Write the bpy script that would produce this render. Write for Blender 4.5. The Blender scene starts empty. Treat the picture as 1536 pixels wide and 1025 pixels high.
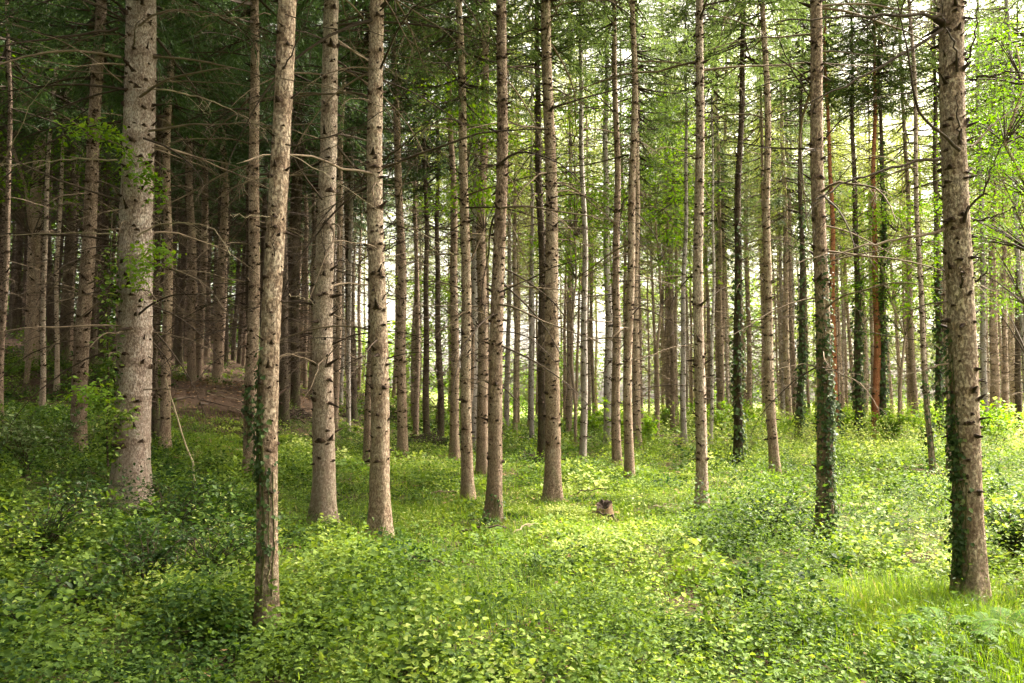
import bpy, math, random
import numpy as np
from mathutils import Vector, Matrix, Euler

R = random.Random(7)
NP = np.random.default_rng(11)
SC = bpy.context.scene
COL = SC.collection
rad = math.radians

# ------------------------------------------------------------------ camera model
F = 1195.0
CX, CY = 768.0, 512.5
CAM = np.array((0.0, 0.0, 1.65))
PITCH = math.atan((603 - CY) / F)


def ray(px, py):
    u, v = (px - CX) / F, -(py - CY) / F
    return np.array((u, math.cos(PITCH) - math.sin(PITCH) * v, math.sin(PITCH) + math.cos(PITCH) * v))


def smooth(t):
    t = np.clip(t, 0, 1)
    return t * t * (3 - 2 * t)


_tab = NP.random((64, 64))


def vnoise(x, y, s):
    x = np.asarray(x, float) / s
    y = np.asarray(y, float) / s
    xi, yi = np.floor(x).astype(int), np.floor(y).astype(int)
    fx, fy = smooth(x - xi), smooth(y - yi)
    g = lambda a, b: _tab[a % 64, b % 64]
    return (g(xi, yi) * (1 - fx) + g(xi + 1, yi) * fx) * (1 - fy) + (g(xi, yi + 1) * (1 - fx) + g(xi + 1, yi + 1) * fx) * fy


def height(x, y):
    x = np.asarray(x, float)
    y = np.asarray(y, float)
    h = 0.125 * np.maximum(0, -x - 2.6) * smooth((y - 3) / 8)
    h = h + 1.3 * smooth((y - 21.5) / 4.5) * smooth((-x - 5.6) / 4.0)
    h = h + 2.6 * smooth((y - 27) / 40) * smooth((-x - 8) / 20)
    h = h + 0.35 * smooth((y - 24) / 14) * smooth((x - 2) / 8)
    h = h + (vnoise(x, y, 2.3) - .5) * .16 + (vnoise(x + 31, y, 7) - .5) * .25 * smooth((y - 4) / 8)
    h = h - 3.0 * smooth((y - 78) / 60)
    return h


def hit(px, py, lift=0.0):
    d = ray(px, py)
    t = 2.0
    while t < 110:
        p = CAM + d * t
        if p[2] <= float(height(p[0], p[1])) + lift:
            return p
        t += 0.04
    return CAM + d * 110


def at_depth(px, py, depth):
    d = ray(px, py)
    return CAM + d * (depth / d[1])


# ------------------------------------------------------------------ mesh builder
class Geo:
    def __init__(s):
        s.v, s.n, s.f4, s.f3, s.m4, s.m3, s.t4, s.t3 = [], 0, [], [], [], [], [], []

    def add(s, v, f4=None, f3=None, mat=0, t=None):
        v = np.asarray(v, float).reshape(-1, 3)
        if f4 is not None and len(f4):
            f4 = np.asarray(f4, int)
            s.f4.append(f4 + s.n)
            s.m4.append(np.full(len(f4), mat))
            s.t4.append(np.full(len(f4), .5) if t is None else np.broadcast_to(t, len(f4)) if np.ndim(t) == 0 else np.asarray(t))
        if f3 is not None and len(f3):
            f3 = np.asarray(f3, int)
            s.f3.append(f3 + s.n)
            s.m3.append(np.full(len(f3), mat))
            s.t3.append(np.full(len(f3), .5) if t is None else np.broadcast_to(t, len(f3)) if np.ndim(t) == 0 else np.asarray(t))
        s.v.append(v)
        s.n += len(v)

    def mesh(s, name, mats, smooth_shade=True, tint=False):
        v = np.concatenate(s.v)
        f4 = np.concatenate(s.f4) if s.f4 else np.zeros((0, 4), int)
        f3 = np.concatenate(s.f3) if s.f3 else np.zeros((0, 3), int)
        me = bpy.data.meshes.new(name)
        me.vertices.add(len(v))
        me.vertices.foreach_set('co', v.astype(np.float32).ravel())
        nl = 4 * len(f4) + 3 * len(f3)
        me.loops.add(nl)
        me.loops.foreach_set('vertex_index', np.concatenate((f4.ravel(), f3.ravel())).astype(np.int32))
        me.polygons.add(len(f4) + len(f3))
        st = np.concatenate((np.arange(len(f4)) * 4, 4 * len(f4) + np.arange(len(f3)) * 3))
        me.polygons.foreach_set('loop_start', st.astype(np.int32))
        mi = np.concatenate([*s.m4, *s.m3]) if (s.m4 or s.m3) else np.zeros(0)
        me.polygons.foreach_set('material_index', mi.astype(np.int32))
        me.polygons.foreach_set('use_smooth', np.full(len(f4) + len(f3), smooth_shade))
        if tint:
            a = me.attributes.new('tint', 'FLOAT', 'FACE')
            a.data.foreach_set('value', np.concatenate([*s.t4, *s.t3]).astype(np.float32))
        me.update(calc_edges=True)
        for m in mats:
            me.materials.append(m)
        return me


def unit(a):
    return a / np.maximum(np.linalg.norm(a, axis=-1, keepdims=True), 1e-9)


def tube(g, pts, radii, sides=5, mat=0, cap=True, t=None):
    pts = np.asarray(pts, float)
    n = len(pts)
    tan = unit(np.gradient(pts, axis=0))
    up = np.array((0, 0, 1.0)) if abs(tan[0][2]) < .9 else np.array((1.0, 0, 0))
    a = unit(np.cross(tan, up))
    b = np.cross(tan, a)
    ang = np.arange(sides) * 2 * math.pi / sides
    ring = (np.cos(ang)[None, :, None] * a[:, None] + np.sin(ang)[None, :, None] * b[:, None]) * np.asarray(radii)[:, None, None]
    v = (pts[:, None] + ring).reshape(-1, 3)
    i = np.arange(n - 1)[:, None] * sides
    j = np.arange(sides)[None]
    k = (j + 1) % sides
    f = np.stack((i + j, i + k, i + sides + k, i + sides + j), -1).reshape(-1, 4)
    g.add(v, f, mat=mat, t=t)


def leaves(g, P, D, Nrm, L, W, t=None, mat=0, simple=False, fold=.25):
    """leaf blades: base P, axis D, upper-side normal Nrm."""
    P = np.asarray(P, float)
    n = len(P)
    D = unit(D)
    S = unit(np.cross(D, Nrm))
    Nn = np.cross(S, D)
    L = np.broadcast_to(L, n)[:, None]
    W = np.broadcast_to(W, n)[:, None] * .5
    tt = None if t is None else np.broadcast_to(t, n)
    if simple:
        v = np.stack((P, P + D * L * .45 + S * W + Nn * W * fold, P + D * L, P + D * L * .45 - S * W + Nn * W * fold), 1).reshape(-1, 3)
        b = np.arange(n)[:, None] * 4
        f = np.concatenate((b + [[0, 1, 2]], b + [[0, 2, 3]]), 0)
        g.add(v, f3=f, mat=mat, t=None if tt is None else np.concatenate((tt, tt)))
    else:
        dr = -Nn * L * .16
        v = np.stack((P, P + D * L * .28 + S * W + Nn * W * fold, P + D * L * .68 + S * W * .72 + Nn * W * fold + dr * .35, P + D * L + dr,
                      P + D * L * .68 - S * W * .72 + Nn * W * fold + dr * .35, P + D * L * .28 - S * W + Nn * W * fold), 1).reshape(-1, 3)
        b = np.arange(n)[:, None] * 6
        f = np.concatenate((b + [[0, 1, 2, 3]], b + [[0, 3, 4, 5]]), 0)
        g.add(v, f, mat=mat, t=None if tt is None else np.concatenate((tt, tt)))


def rdir(n, z0=-1, z1=1):
    z = NP.uniform(z0, z1, n)
    a = NP.uniform(0, 2 * math.pi, n)
    r = np.sqrt(np.maximum(0, 1 - z * z))
    return np.stack((np.cos(a) * r, np.sin(a) * r, z), -1)


# ------------------------------------------------------------------ object helpers
def link(name, me, parent=None, loc=(0, 0, 0), kind=None):
    o = bpy.data.objects.new(name, me)
    COL.objects.link(o)
    o.location = loc
    if parent:
        o.parent = parent
    if kind:
        o['kind'] = kind
    return o


def thing(name, label, cat, loc=(0, 0, 0), rot=(0, 0, 0), group=None, me=None):
    o = link(name, me, None, loc)
    o.rotation_euler = rot
    o['label'] = label
    o['category'] = cat
    if group:
        o['group'] = group
    return o


# ------------------------------------------------------------------ materials
def new_mat(name):
    m = bpy.data.materials.new(name)
    m.use_nodes = True
    nt = m.node_tree
    nt.nodes.clear()
    return m, nt, nt.nodes.new, nt.links.new


def ramp(N, stops):
    r = N('ShaderNodeValToRGB')
    e = r.color_ramp.elements
    while len(e) < len(stops):
        e.new(.5)
    for x, (p, c) in zip(e, stops):
        x.position = p
        x.color = (*c, 1)
    return r


def mixc(N, Lk, fac, a, b, mode='MIX'):
    m = N('ShaderNodeMix')
    m.data_type = 'RGBA'
    m.blend_type = mode
    for s, v in ((m.inputs[0], fac), (m.inputs[6], a), (m.inputs[7], b)):
        if hasattr(v, 'links'):
            Lk(v, s)
        elif isinstance(v, tuple):
            s.default_value = (*v, 1)
        else:
            s.default_value = v
    return m.outputs[2]


def math_node(N, Lk, op, a, b):
    m = N('ShaderNodeMath')
    m.operation = op
    for s, v in ((m.inputs[0], a), (m.inputs[1], b)):
        if hasattr(v, 'links'):
            Lk(v, s)
        else:
            s.default_value = v
    return m.outputs[0]


def bark_mat(name, dark, mid, light, moss=.25, fine=1.0):
    m, nt, N, Lk = new_mat(name)
    tc = N('ShaderNodeTexCoord')
    oi = N('ShaderNodeObjectInfo')
    off = N('ShaderNodeVectorMath'); off.operation = 'ADD'
    sc = N('ShaderNodeVectorMath'); sc.operation = 'SCALE'
    comb = N('ShaderNodeCombineXYZ')
    for k in range(3):
        Lk(oi.outputs['Random'], comb.inputs[k])
    Lk(comb.outputs[0], sc.inputs[0]); sc.inputs['Scale'].default_value = 37.0
    Lk(tc.outputs['Object'], off.inputs[0]); Lk(sc.outputs[0], off.inputs[1])
    mp = N('ShaderNodeMapping'); mp.inputs['Scale'].default_value = (1, 1, .55)
    Lk(off.outputs[0], mp.inputs[0])
    n1 = N('ShaderNodeTexNoise'); n1.inputs['Scale'].default_value = 6; n1.inputs['Detail'].default_value = 10; n1.inputs['Roughness'].default_value = .72
    Lk(mp.outputs[0], n1.inputs['Vector'])
    wn = N('ShaderNodeTexNoise'); wn.inputs['Scale'].default_value = 22; wn.inputs['Detail'].default_value = 3
    Lk(mp.outputs[0], wn.inputs['Vector'])
    wmix = N('ShaderNodeVectorMath'); wmix.operation = 'MULTIPLY_ADD'
    Lk(wn.outputs['Color'], wmix.inputs[0]); wmix.inputs[1].default_value = (.03, .03, .03); Lk(mp.outputs[0], wmix.inputs[2])
    vc = N('ShaderNodeTexVoronoi'); vc.inputs['Scale'].default_value = 62 * fine
    Lk(wmix.outputs[0], vc.inputs['Vector'])
    big = N('ShaderNodeTexNoise'); big.inputs['Scale'].default_value = 1.3; big.inputs['Detail'].default_value = 4
    Lk(mp.outputs[0], big.inputs['Vector'])
    f1 = math_node(N, Lk, 'MULTIPLY_ADD', n1.outputs['Fac'], .9); nt.nodes[-1].inputs[2].default_value = -.18
    sep = N('ShaderNodeSeparateColor'); Lk(vc.outputs['Color'], sep.inputs[0])
    f2 = math_node(N, Lk, 'MULTIPLY_ADD', sep.outputs[0], .20); nt.nodes[-1].inputs[2].default_value = .07
    f3 = math_node(N, Lk, 'ADD', f1, f2)
    f4 = math_node(N, Lk, 'MULTIPLY', big.outputs['Fac'], .25)
    f5 = math_node(N, Lk, 'ADD', f3, f4)
    at = N('ShaderNodeAttribute'); at.attribute_name = 'tint'
    ring = math_node(N, Lk, 'SUBTRACT', at.outputs['Fac'], .5)
    ring = math_node(N, Lk, 'MULTIPLY', ring, n1.outputs['Fac'])
    f6 = math_node(N, Lk, 'SUBTRACT', f5, math_node(N, Lk, 'MULTIPLY', ring, .42))
    rp = ramp(N, ((.30, dark), (.49, mid), (.68, light)))
    Lk(f6, rp.inputs[0])
    spk = N('ShaderNodeTexNoise'); spk.inputs['Scale'].default_value = 52; spk.inputs['Detail'].default_value = 4; spk.inputs['Roughness'].default_value = .8
    Lk(mp.outputs[0], spk.inputs['Vector'])
    edge = ramp(N, ((.42, (0, 0, 0)), (.54, (1, 1, 1))))
    Lk(spk.outputs['Fac'], edge.inputs[0])
    c = mixc(N, Lk, edge.outputs[0], tuple(x * .8 for x in dark), rp.outputs[0])
    c = mixc(N, Lk, .78, rp.outputs[0], c)
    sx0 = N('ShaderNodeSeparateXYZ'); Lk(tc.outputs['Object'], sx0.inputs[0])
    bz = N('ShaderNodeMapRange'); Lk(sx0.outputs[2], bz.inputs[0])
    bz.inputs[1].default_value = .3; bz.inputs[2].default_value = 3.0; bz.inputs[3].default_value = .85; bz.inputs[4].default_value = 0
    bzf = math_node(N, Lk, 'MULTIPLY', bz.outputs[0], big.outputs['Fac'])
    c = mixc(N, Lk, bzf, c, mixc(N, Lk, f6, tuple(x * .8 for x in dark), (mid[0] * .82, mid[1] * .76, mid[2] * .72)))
    # moss near the foot, broken up by noise
    sx = N('ShaderNodeSeparateXYZ'); Lk(tc.outputs['Object'], sx.inputs[0])
    mz = N('ShaderNodeMapRange'); Lk(sx.outputs[2], mz.inputs[0])
    mz.inputs[1].default_value = 0; mz.inputs[2].default_value = 1.6; mz.inputs[3].default_value = 1; mz.inputs[4].default_value = 0
    mr = ramp(N, ((.45, (0, 0, 0)), (.65, (1, 1, 1)))); Lk(n1.outputs['Fac'], mr.inputs[0])
    mf = math_node(N, Lk, 'MULTIPLY', mz.outputs[0], mr.outputs[0])
    mf = math_node(N, Lk, 'MULTIPLY', mf, moss * 2)
    c = mixc(N, Lk, mf, c, (.085, .11, .025))
    hv = N('ShaderNodeHueSaturation'); Lk(c, hv.inputs['Color'])
    vr = N('ShaderNodeMapRange'); Lk(oi.outputs['Random'], vr.inputs[0]); vr.inputs[3].default_value = .82; vr.inputs[4].default_value = 1.18
    Lk(vr.outputs[0], hv.inputs['Value'])
    bs = N('ShaderNodeBsdfPrincipled'); Lk(hv.outputs[0], bs.inputs['Base Color'])
    bs.inputs['Roughness'].default_value = .9; bs.inputs['Specular IOR Level'].default_value = .15
    bh = math_node(N, Lk, 'MULTIPLY', edge.outputs[0], .5)
    bh = math_node(N, Lk, 'ADD', bh, f3)
    bp = N('ShaderNodeBump'); bp.inputs['Strength'].default_value = 1; bp.inputs['Distance'].default_value = .032
    Lk(bh, bp.inputs['Height']); Lk(bp.outputs[0], bs.inputs['Normal'])
    out = N('ShaderNodeOutputMaterial'); Lk(bs.outputs[0], out.inputs[0])
    return m


def leaf_mat(name, stops, transl=.4, rough=.5, attr=True, clump=0.0, spec=.3, tsat=1.15):
    m, nt, N, Lk = new_mat(name)
    if attr:
        at = N('ShaderNodeAttribute'); at.attribute_name = 'tint'
        fac = at.outputs['Fac']
    else:
        oi = N('ShaderNodeObjectInfo'); fac = oi.outputs['Random']
    if clump:
        tc = N('ShaderNodeTexCoord')
        nz = N('ShaderNodeTexNoise'); nz.inputs['Scale'].default_value = 1.1; nz.inputs['Detail'].default_value = 3
        Lk(tc.outputs['Object'], nz.inputs['Vector'])
        a = math_node(N, Lk, 'SUBTRACT', nz.outputs['Fac'], .5)
        a = math_node(N, Lk, 'MULTIPLY', a, clump)
        fac = math_node(N, Lk, 'ADD', fac, a)
    rp = ramp(N, stops); Lk(fac, rp.inputs[0])
    bs = N('ShaderNodeBsdfPrincipled'); Lk(rp.outputs[0], bs.inputs['Base Color'])
    bs.inputs['Roughness'].default_value = rough; bs.inputs['Specular IOR Level'].default_value = spec
    tr = N('ShaderNodeBsdfTranslucent')
    hs = N('ShaderNodeHueSaturation'); Lk(rp.outputs[0], hs.inputs['Color'])
    hs.inputs['Hue'].default_value = .485; hs.inputs['Saturation'].default_value = tsat; hs.inputs['Value'].default_value = 1.7
    Lk(hs.outputs[0], tr.inputs['Color'])
    mx = N('ShaderNodeMixShader'); mx.inputs[0].default_value = transl
    Lk(bs.outputs[0], mx.inputs[1]); Lk(tr.outputs[0], mx.inputs[2])
    out = N('ShaderNodeOutputMaterial'); Lk(mx.outputs[0], out.inputs[0])
    return m


def wood_mat(name, a, b, scale=9.0, rough=.85):
    m, nt, N, Lk = new_mat(name)
    tc = N('ShaderNodeTexCoord')
    nz = N('ShaderNodeTexNoise'); nz.inputs['Scale'].default_value = scale; nz.inputs['Detail'].default_value = 6
    Lk(tc.outputs['Object'], nz.inputs['Vector'])
    rp = ramp(N, ((.3, a), (.7, b))); Lk(nz.outputs['Fac'], rp.inputs[0])
    bs = N('ShaderNodeBsdfPrincipled'); Lk(rp.outputs[0], bs.inputs['Base Color'])
    bs.inputs['Roughness'].default_value = rough; bs.inputs['Specular IOR Level'].default_value = .15
    bp = N('ShaderNodeBump'); bp.inputs['Strength'].default_value = .5; bp.inputs['Distance'].default_value = .006
    Lk(nz.outputs['Fac'], bp.inputs['Height']); Lk(bp.outputs[0], bs.inputs['Normal'])
    out = N('ShaderNodeOutputMaterial'); Lk(bs.outputs[0], out.inputs[0])
    return m


BARK = {
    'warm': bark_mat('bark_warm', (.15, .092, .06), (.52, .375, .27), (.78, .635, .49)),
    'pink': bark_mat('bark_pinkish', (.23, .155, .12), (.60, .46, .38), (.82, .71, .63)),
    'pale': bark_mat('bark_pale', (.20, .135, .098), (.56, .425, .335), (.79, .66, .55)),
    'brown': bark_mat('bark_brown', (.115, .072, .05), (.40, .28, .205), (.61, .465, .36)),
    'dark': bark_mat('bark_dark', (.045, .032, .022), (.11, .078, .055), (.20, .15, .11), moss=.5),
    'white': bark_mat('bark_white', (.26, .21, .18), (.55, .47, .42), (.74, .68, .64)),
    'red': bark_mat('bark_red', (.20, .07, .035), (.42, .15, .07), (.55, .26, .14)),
}
KNOT = wood_mat('knot_wood', (.018, .011, .008), (.05, .032, .022), 30)
COLLAR = wood_mat('knot_collar', (.05, .032, .022), (.13, .083, .055), 30)
DEAD = wood_mat('dead_branch_wood', (.10, .072, .05), (.24, .18, .125), 6)
DEADPALE = wood_mat('dead_branch_pale', (.26, .20, .13), (.50, .41, .29), 5)
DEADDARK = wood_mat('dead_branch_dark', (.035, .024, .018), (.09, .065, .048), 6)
NEEDLE = leaf_mat('spruce_needles', ((0, (.020, .040, .014)), (.5, (.042, .080, .026)), (1, (.085, .14, .04))), transl=.28, rough=.55, clump=.9)
NEEDLE3 = leaf_mat('spruce_needles_mid', ((0, (.035, .060, .020)), (.5, (.075, .115, .035)), (1, (.14, .19, .06))), transl=.42, rough=.55, clump=.9)
NEEDLE2 = leaf_mat('spruce_needles_backlit', ((0, (.085, .11, .034)), (.5, (.16, .20, .055)), (1, (.26, .30, .09))), transl=.52, rough=.55, clump=.8)  # lighter needle copy for right-hand crowns, backlight put into the colour
BEECH = leaf_mat('beech_leaves', ((0, (.06, .13, .015)), (.5, (.12, .23, .025)), (1, (.22, .34, .05))), transl=.5)
COVER = leaf_mat('undergrowth_leaves', ((0, (.016, .042, .009)), (.3, (.060, .110, .020)), (.6, (.132, .205, .036)), (.85, (.232, .305, .062)), (1, (.38, .43, .16))), transl=.36, rough=.58, spec=.16)
GRASS = leaf_mat('grass_blades', ((0, (.05, .10, .014)), (.5, (.12, .205, .026)), (.85, (.22, .28, .05)), (1, (.34, .28, .13))), transl=.4, rough=.65, spec=.1)
IVY = leaf_mat('ivy_leaves', ((0, (.018, .040, .010)), (.6, (.052, .092, .022)), (.85, (.12, .17, .042)), (1, (.24, .27, .11))), transl=.2, rough=.55, spec=.25)
FERN = leaf_mat('fern_leaflets', ((0, (.045, .105, .014)), (.6, (.095, .18, .03)), (1, (.18, .26, .07))), transl=.32, rough=.65, spec=.1)
SHRUB = leaf_mat('shrub_leaves', ((0, (.015, .036, .010)), (.5, (.04, .085, .02)), (.85, (.09, .15, .04)), (1, (.22, .28, .12))), transl=.3, rough=.45)
LITTER = leaf_mat('leaf_litter', ((0, (.07, .04, .022)), (.6, (.20, .12, .06)), (1, (.36, .24, .13))), transl=.1, rough=.8)
PETAL = leaf_mat('white_petals', ((0, (.62, .62, .52)), (1, (.82, .82, .74))), transl=.3)
STEM = wood_mat('green_stem', (.05, .06, .02), (.13, .12, .05), 12)
CUT = wood_mat('cut_stump_wood', (.11, .072, .045), (.30, .20, .125), 26)


def ground_mat():
    m, nt, N, Lk = new_mat('forest_soil')
    tc = N('ShaderNodeTexCoord')
    n1 = N('ShaderNodeTexNoise'); n1.inputs['Scale'].default_value = .9; n1.inputs['Detail'].default_value = 8
    n2 = N('ShaderNodeTexNoise'); n2.inputs['Scale'].default_value = 14; n2.inputs['Detail'].default_value = 8; n2.inputs['Roughness'].default_value = .7
    for n in (n1, n2):
        Lk(tc.outputs['Object'], n.inputs['Vector'])
    soil = ramp(N, ((.25, (.024, .015, .010)), (.55, (.062, .039, .026)), (.8, (.13, .083, .055)))); Lk(n2.outputs['Fac'], soil.inputs[0])
    moss = ramp(N, ((.3, (.03, .05, .010)), (.7, (.08, .11, .022)))); Lk(n2.outputs['Fac'], moss.inputs[0])
    sx = N('ShaderNodeSeparateXYZ'); Lk(tc.outputs['Object'], sx.inputs[0])
    # bare needle litter on the left-hand bank, moss elsewhere
    a = N('ShaderNodeMapRange'); Lk(sx.outputs[1], a.inputs[0]); a.inputs[1].default_value = 19; a.inputs[2].default_value = 24; a.inputs[3].default_value = 0; a.inputs[4].default_value = 1
    b = N('ShaderNodeMapRange'); Lk(sx.outputs[0], b.inputs[0]); b.inputs[1].default_value = -5; b.inputs[2].default_value = -7.5; b.inputs[3].default_value = 0; b.inputs[4].default_value = 1
    bank = math_node(N, Lk, 'MULTIPLY', a.outputs[0], b.outputs[0])
    mf = ramp(N, ((.38, (0, 0, 0)), (.56, (1, 1, 1)))); Lk(n1.outputs['Fac'], mf.inputs[0])
    inv = math_node(N, Lk, 'SUBTRACT', 1.0, bank)
    mfac = math_node(N, Lk, 'MULTIPLY', mf.outputs[0], inv)
    c = mixc(N, Lk, mfac, soil.outputs[0], moss.outputs[0])
    far = N('ShaderNodeMapRange'); Lk(sx.outputs[1], far.inputs[0]); far.inputs[1].default_value = 70; far.inputs[2].default_value = 84
    mead = ramp(N, ((.3, (.17, .22, .06)), (.7, (.30, .33, .11)))); Lk(n1.outputs['Fac'], mead.inputs[0])
    c = mixc(N, Lk, far.outputs[0], c, mead.outputs[0])
    bs = N('ShaderNodeBsdfPrincipled'); Lk(c, bs.inputs['Base Color']); bs.inputs['Roughness'].default_value = .95; bs.inputs['Specular IOR Level'].default_value = .1
    bp = N('ShaderNodeBump'); bp.inputs['Strength'].default_value = .8; bp.inputs['Distance'].default_value = .04
    Lk(n2.outputs['Fac'], bp.inputs['Height']); Lk(bp.outputs[0], bs.inputs['Normal'])
    out = N('ShaderNodeOutputMaterial'); Lk(bs.outputs[0], out.inputs[0])
    return m


# ------------------------------------------------------------------ ground
def build_ground():
    ax = np.unique(np.concatenate((np.arange(-40, 40.1, .4), np.linspace(-120, -40, 30), np.linspace(40, 120, 30), np.linspace(-1500, -120, 14), np.linspace(120, 1500, 14))))
    ay = np.unique(np.concatenate((np.arange(-6, 60, .4), np.linspace(60, 160, 50), np.linspace(160, 1800, 20), np.linspace(-300, -6, 12))))
    X, Y = np.meshgrid(ax, ay)
    Z = height(X, Y)
    g = Geo()
    w, h = len(ax), len(ay)
    i = (np.arange(h - 1)[:, None] * w + np.arange(w - 1)[None])
    f = np.stack((i, i + 1, i + w + 1, i + w), -1).reshape(-1, 4)
    g.add(np.stack((X, Y, Z), -1).reshape(-1, 3), f)
    link('ground', g.mesh('ground', [ground_mat()]), kind='structure')


build_ground()


# ------------------------------------------------------------------ trunks
def trunk_mesh(name, r0, H, tone, sides=12, knots=10, zknot=9.0, flare=.4, wob=.02, kscale=1.0, seed=0, zmax=None):
    rr = random.Random(seed)
    g = Geo()
    whorls = []
    z = .3 + rr.random() * .2
    while z < zknot:
        z += rr.uniform(.34, .56)
        whorls.append(z)
    zs = np.concatenate((np.array((-.35, -.1, .05, .15, .3, .5)), np.arange(.65, 9, .13) if sides > 14 else np.arange(.8, 9, .9), np.arange(9, H - .3, .8), [H]))
    if sides > 11:
        wz = np.array(whorls)
        zs = np.concatenate((zs[np.min(np.abs(zs[:, None] - wz[None]), 1) > .075], wz - .06, wz - .02, wz + .02, wz + .06))
    zs = np.unique(np.sort(zs))
    ph = [rr.uniform(0, 6.3) for _ in range(8)]

    def radius(z, a):
        base = r0 * (1 - .80 * (np.maximum(z, 0) / H) ** 1.05)
        fl = r0 * flare * np.exp(-np.maximum(z, 0) / .28) * (.75 + .45 * np.cos(3 * a + ph[0]) * .6 + .3 * np.cos(5 * a + ph[1]))
        bump = 1 + .018 * np.cos(2 * a + ph[2] + z * .5) + .014 * np.cos(5 * a + ph[3] + z * 1.3) + .012 * np.cos(3 * a - z * 2.1 + ph[4])
        sw = 0
        for q in whorls:
            sw = sw + np.exp(-((z - q) / .045) ** 2)
        return base * (bump + .02 * np.minimum(sw, 1)) + fl

    def axis(z):
        return np.stack((wob * np.sin(z * .55 + ph[5]) + wob * .5 * np.sin(z * 1.4 + ph[6]), wob * np.sin(z * .6 + ph[7]), z), -1) - np.array((wob * math.sin(ph[5]) + wob * .5 * math.sin(ph[6]), wob * math.sin(ph[7]), 0))

    ang = np.arange(sides) * 2 * math.pi / sides
    Z, A = np.meshgrid(zs, ang, indexing='ij')
    rd = radius(Z, A)
    c = axis(zs)
    v = np.stack((c[:, None, 0] + rd * np.cos(A), c[:, None, 1] + rd * np.sin(A), Z), -1).reshape(-1, 3)
    if sides > 14:
        nr = np.random.default_rng(seed)
        nz = nr.normal(0, 1, (len(zs), sides))
        nz = (nz + np.roll(nz, 1, 1) + np.roll(nz, 1, 0)) / 1.7
        v = v + np.stack((np.cos(A), np.sin(A), 0 * A), -1).reshape(-1, 3) * (nz * r0 * .017).reshape(-1, 1)
    i = np.arange(len(zs) - 1)[:, None] * sides
    j = np.arange(sides)[None]
    k = (j + 1) % sides
    tz = np.zeros(len(zs) - 1)
    zm = (zs[1:] + zs[:-1]) / 2
    for q in whorls:
        tz = np.maximum(tz, np.exp(-((zm - q + .02) / .05) ** 2))
    if sides < 12:
        tz *= .3
    g.add(v, np.stack((i + j, i + k, i + sides + k, i + sides + j), -1).reshape(-1, 4), t=(.5 + .5 * np.repeat(tz, sides)))
    # branch stubs left by shed branches
    spots = []
    for z in whorls:
        n = rr.choice((3, 4, 5, 5, 6))
        a0 = rr.uniform(0, 6.3)
        for q in range(n):
            spots.append((z + rr.gauss(0, .035), a0 + q * 6.283 / n + rr.gauss(0, .25), rr.uniform(.7, 1.4)))
        for q in range(int(knots * .95 * rr.uniform(.5, 1.1))):
            spots.append((z + rr.uniform(.06, .45), rr.uniform(0, 6.3), rr.uniform(.4, 1.0)))
    for (z, a, s) in spots:
        rk = (.0155 + .078 * r0) * s * kscale
        c = axis(np.array([z]))[0]
        out = np.array((math.cos(a), math.sin(a), 0))
        up = np.array((0, 0, 1.0))
        sd = np.array((-math.sin(a), math.cos(a), 0))
        rs = float(radius(np.array(z), np.array(a)))
        p = c + out * rs
        ln = rk * rr.choice((.7, .9, 1.2, 2.4, 4.5))
        tilt = rr.uniform(-.5, .9)
        tw = rr.uniform(-.5, .5)
        st = min(1.0, .9 * rk / ln + .25)
        e = np.arange(6) * math.pi / 3
        jag = np.array([rr.uniform(.6, 1.35) for _ in range(6)])
        droop = -.55 * np.abs(np.cos(e))[:, None] * up * rk
        vs = []
        for (dd, wx, wz, dp) in ((-.30 * rk, 1.9, 1.0, 1.2), (.16 * rk, .95, .75, .5), (ln, .42 * st, .42 * st, 0)):
            cc = p + out * dd + up * (tilt * max(dd, 0)) + sd * tw * max(dd, 0)
            vs.append(cc + (np.cos(e) * jag)[:, None] * sd * rk * wx + (np.sin(e) * jag)[:, None] * up * rk * wz + droop * dp)
        vs.append((p + out * (ln * 1.06) + up * tilt * ln + sd * tw * ln)[None])
        vv = np.concatenate(vs)
        jj = np.arange(6); kk = (jj + 1) % 6
        g.add(vv[:12], np.stack((jj, kk, kk + 6, jj + 6), -1), mat=2)
        g.add(vv[6:], np.stack((jj, kk, kk + 6, jj + 6), -1), np.stack((jj + 6, kk + 6, np.full(6, 12)), -1), mat=1)
    return g.mesh(name, [BARK[tone], KNOT, COLLAR], tint=True), radius, axis


# ------------------------------------------------------------------ dead branches
def branch_curve(L, sag, kink, rr, n=8):
    p = np.zeros((n, 3))
    d = np.array((1.0, 0, rr.uniform(-.05, .25)))
    for i in range(1, n):
        d = unit(d + np.array((0, rr.gauss(0, kink), rr.gauss(-sag, kink * .7))))
        p[i] = p[i - 1] + d * L / (n - 1)
    return p


def add_twigs(g, pts, r0, rr, n, lmin, lmax, mat=0, deep=True):
    for _ in range(n):
        t = rr.uniform(.22, .98) * (len(pts) - 1)
        i = min(int(t), len(pts) - 2)
        p = pts[i] + (pts[i + 1] - pts[i]) * (t - i)
        ax = unit(pts[i + 1] - pts[i])
        s = unit(np.cross(ax, (0, 0, 1.0))) * rr.choice((-1, 1))
        d = unit(ax * rr.uniform(.4, 1.0) + s * rr.uniform(.5, 1) + np.array((0, 0, rr.uniform(-.55, .3))))
        L = rr.uniform(lmin, lmax) * (1.15 - t / len(pts) * .6)
        m = 4
        q = np.zeros((m, 3)); q[0] = p
        dd = d.copy()
        for k in range(1, m):
            dd = unit(dd + np.array((rr.gauss(0, .15), rr.gauss(0, .15), rr.gauss(-.12, .12))))
            q[k] = q[k - 1] + dd * L / (m - 1)
        tube(g, q, np.linspace(r0 * .42, r0 * .16, m), 3, mat)
        if deep and L > .25:
            add_twigs(g, q, r0 * .6, rr, 3, L * .25, L * .5, mat, False)


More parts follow.
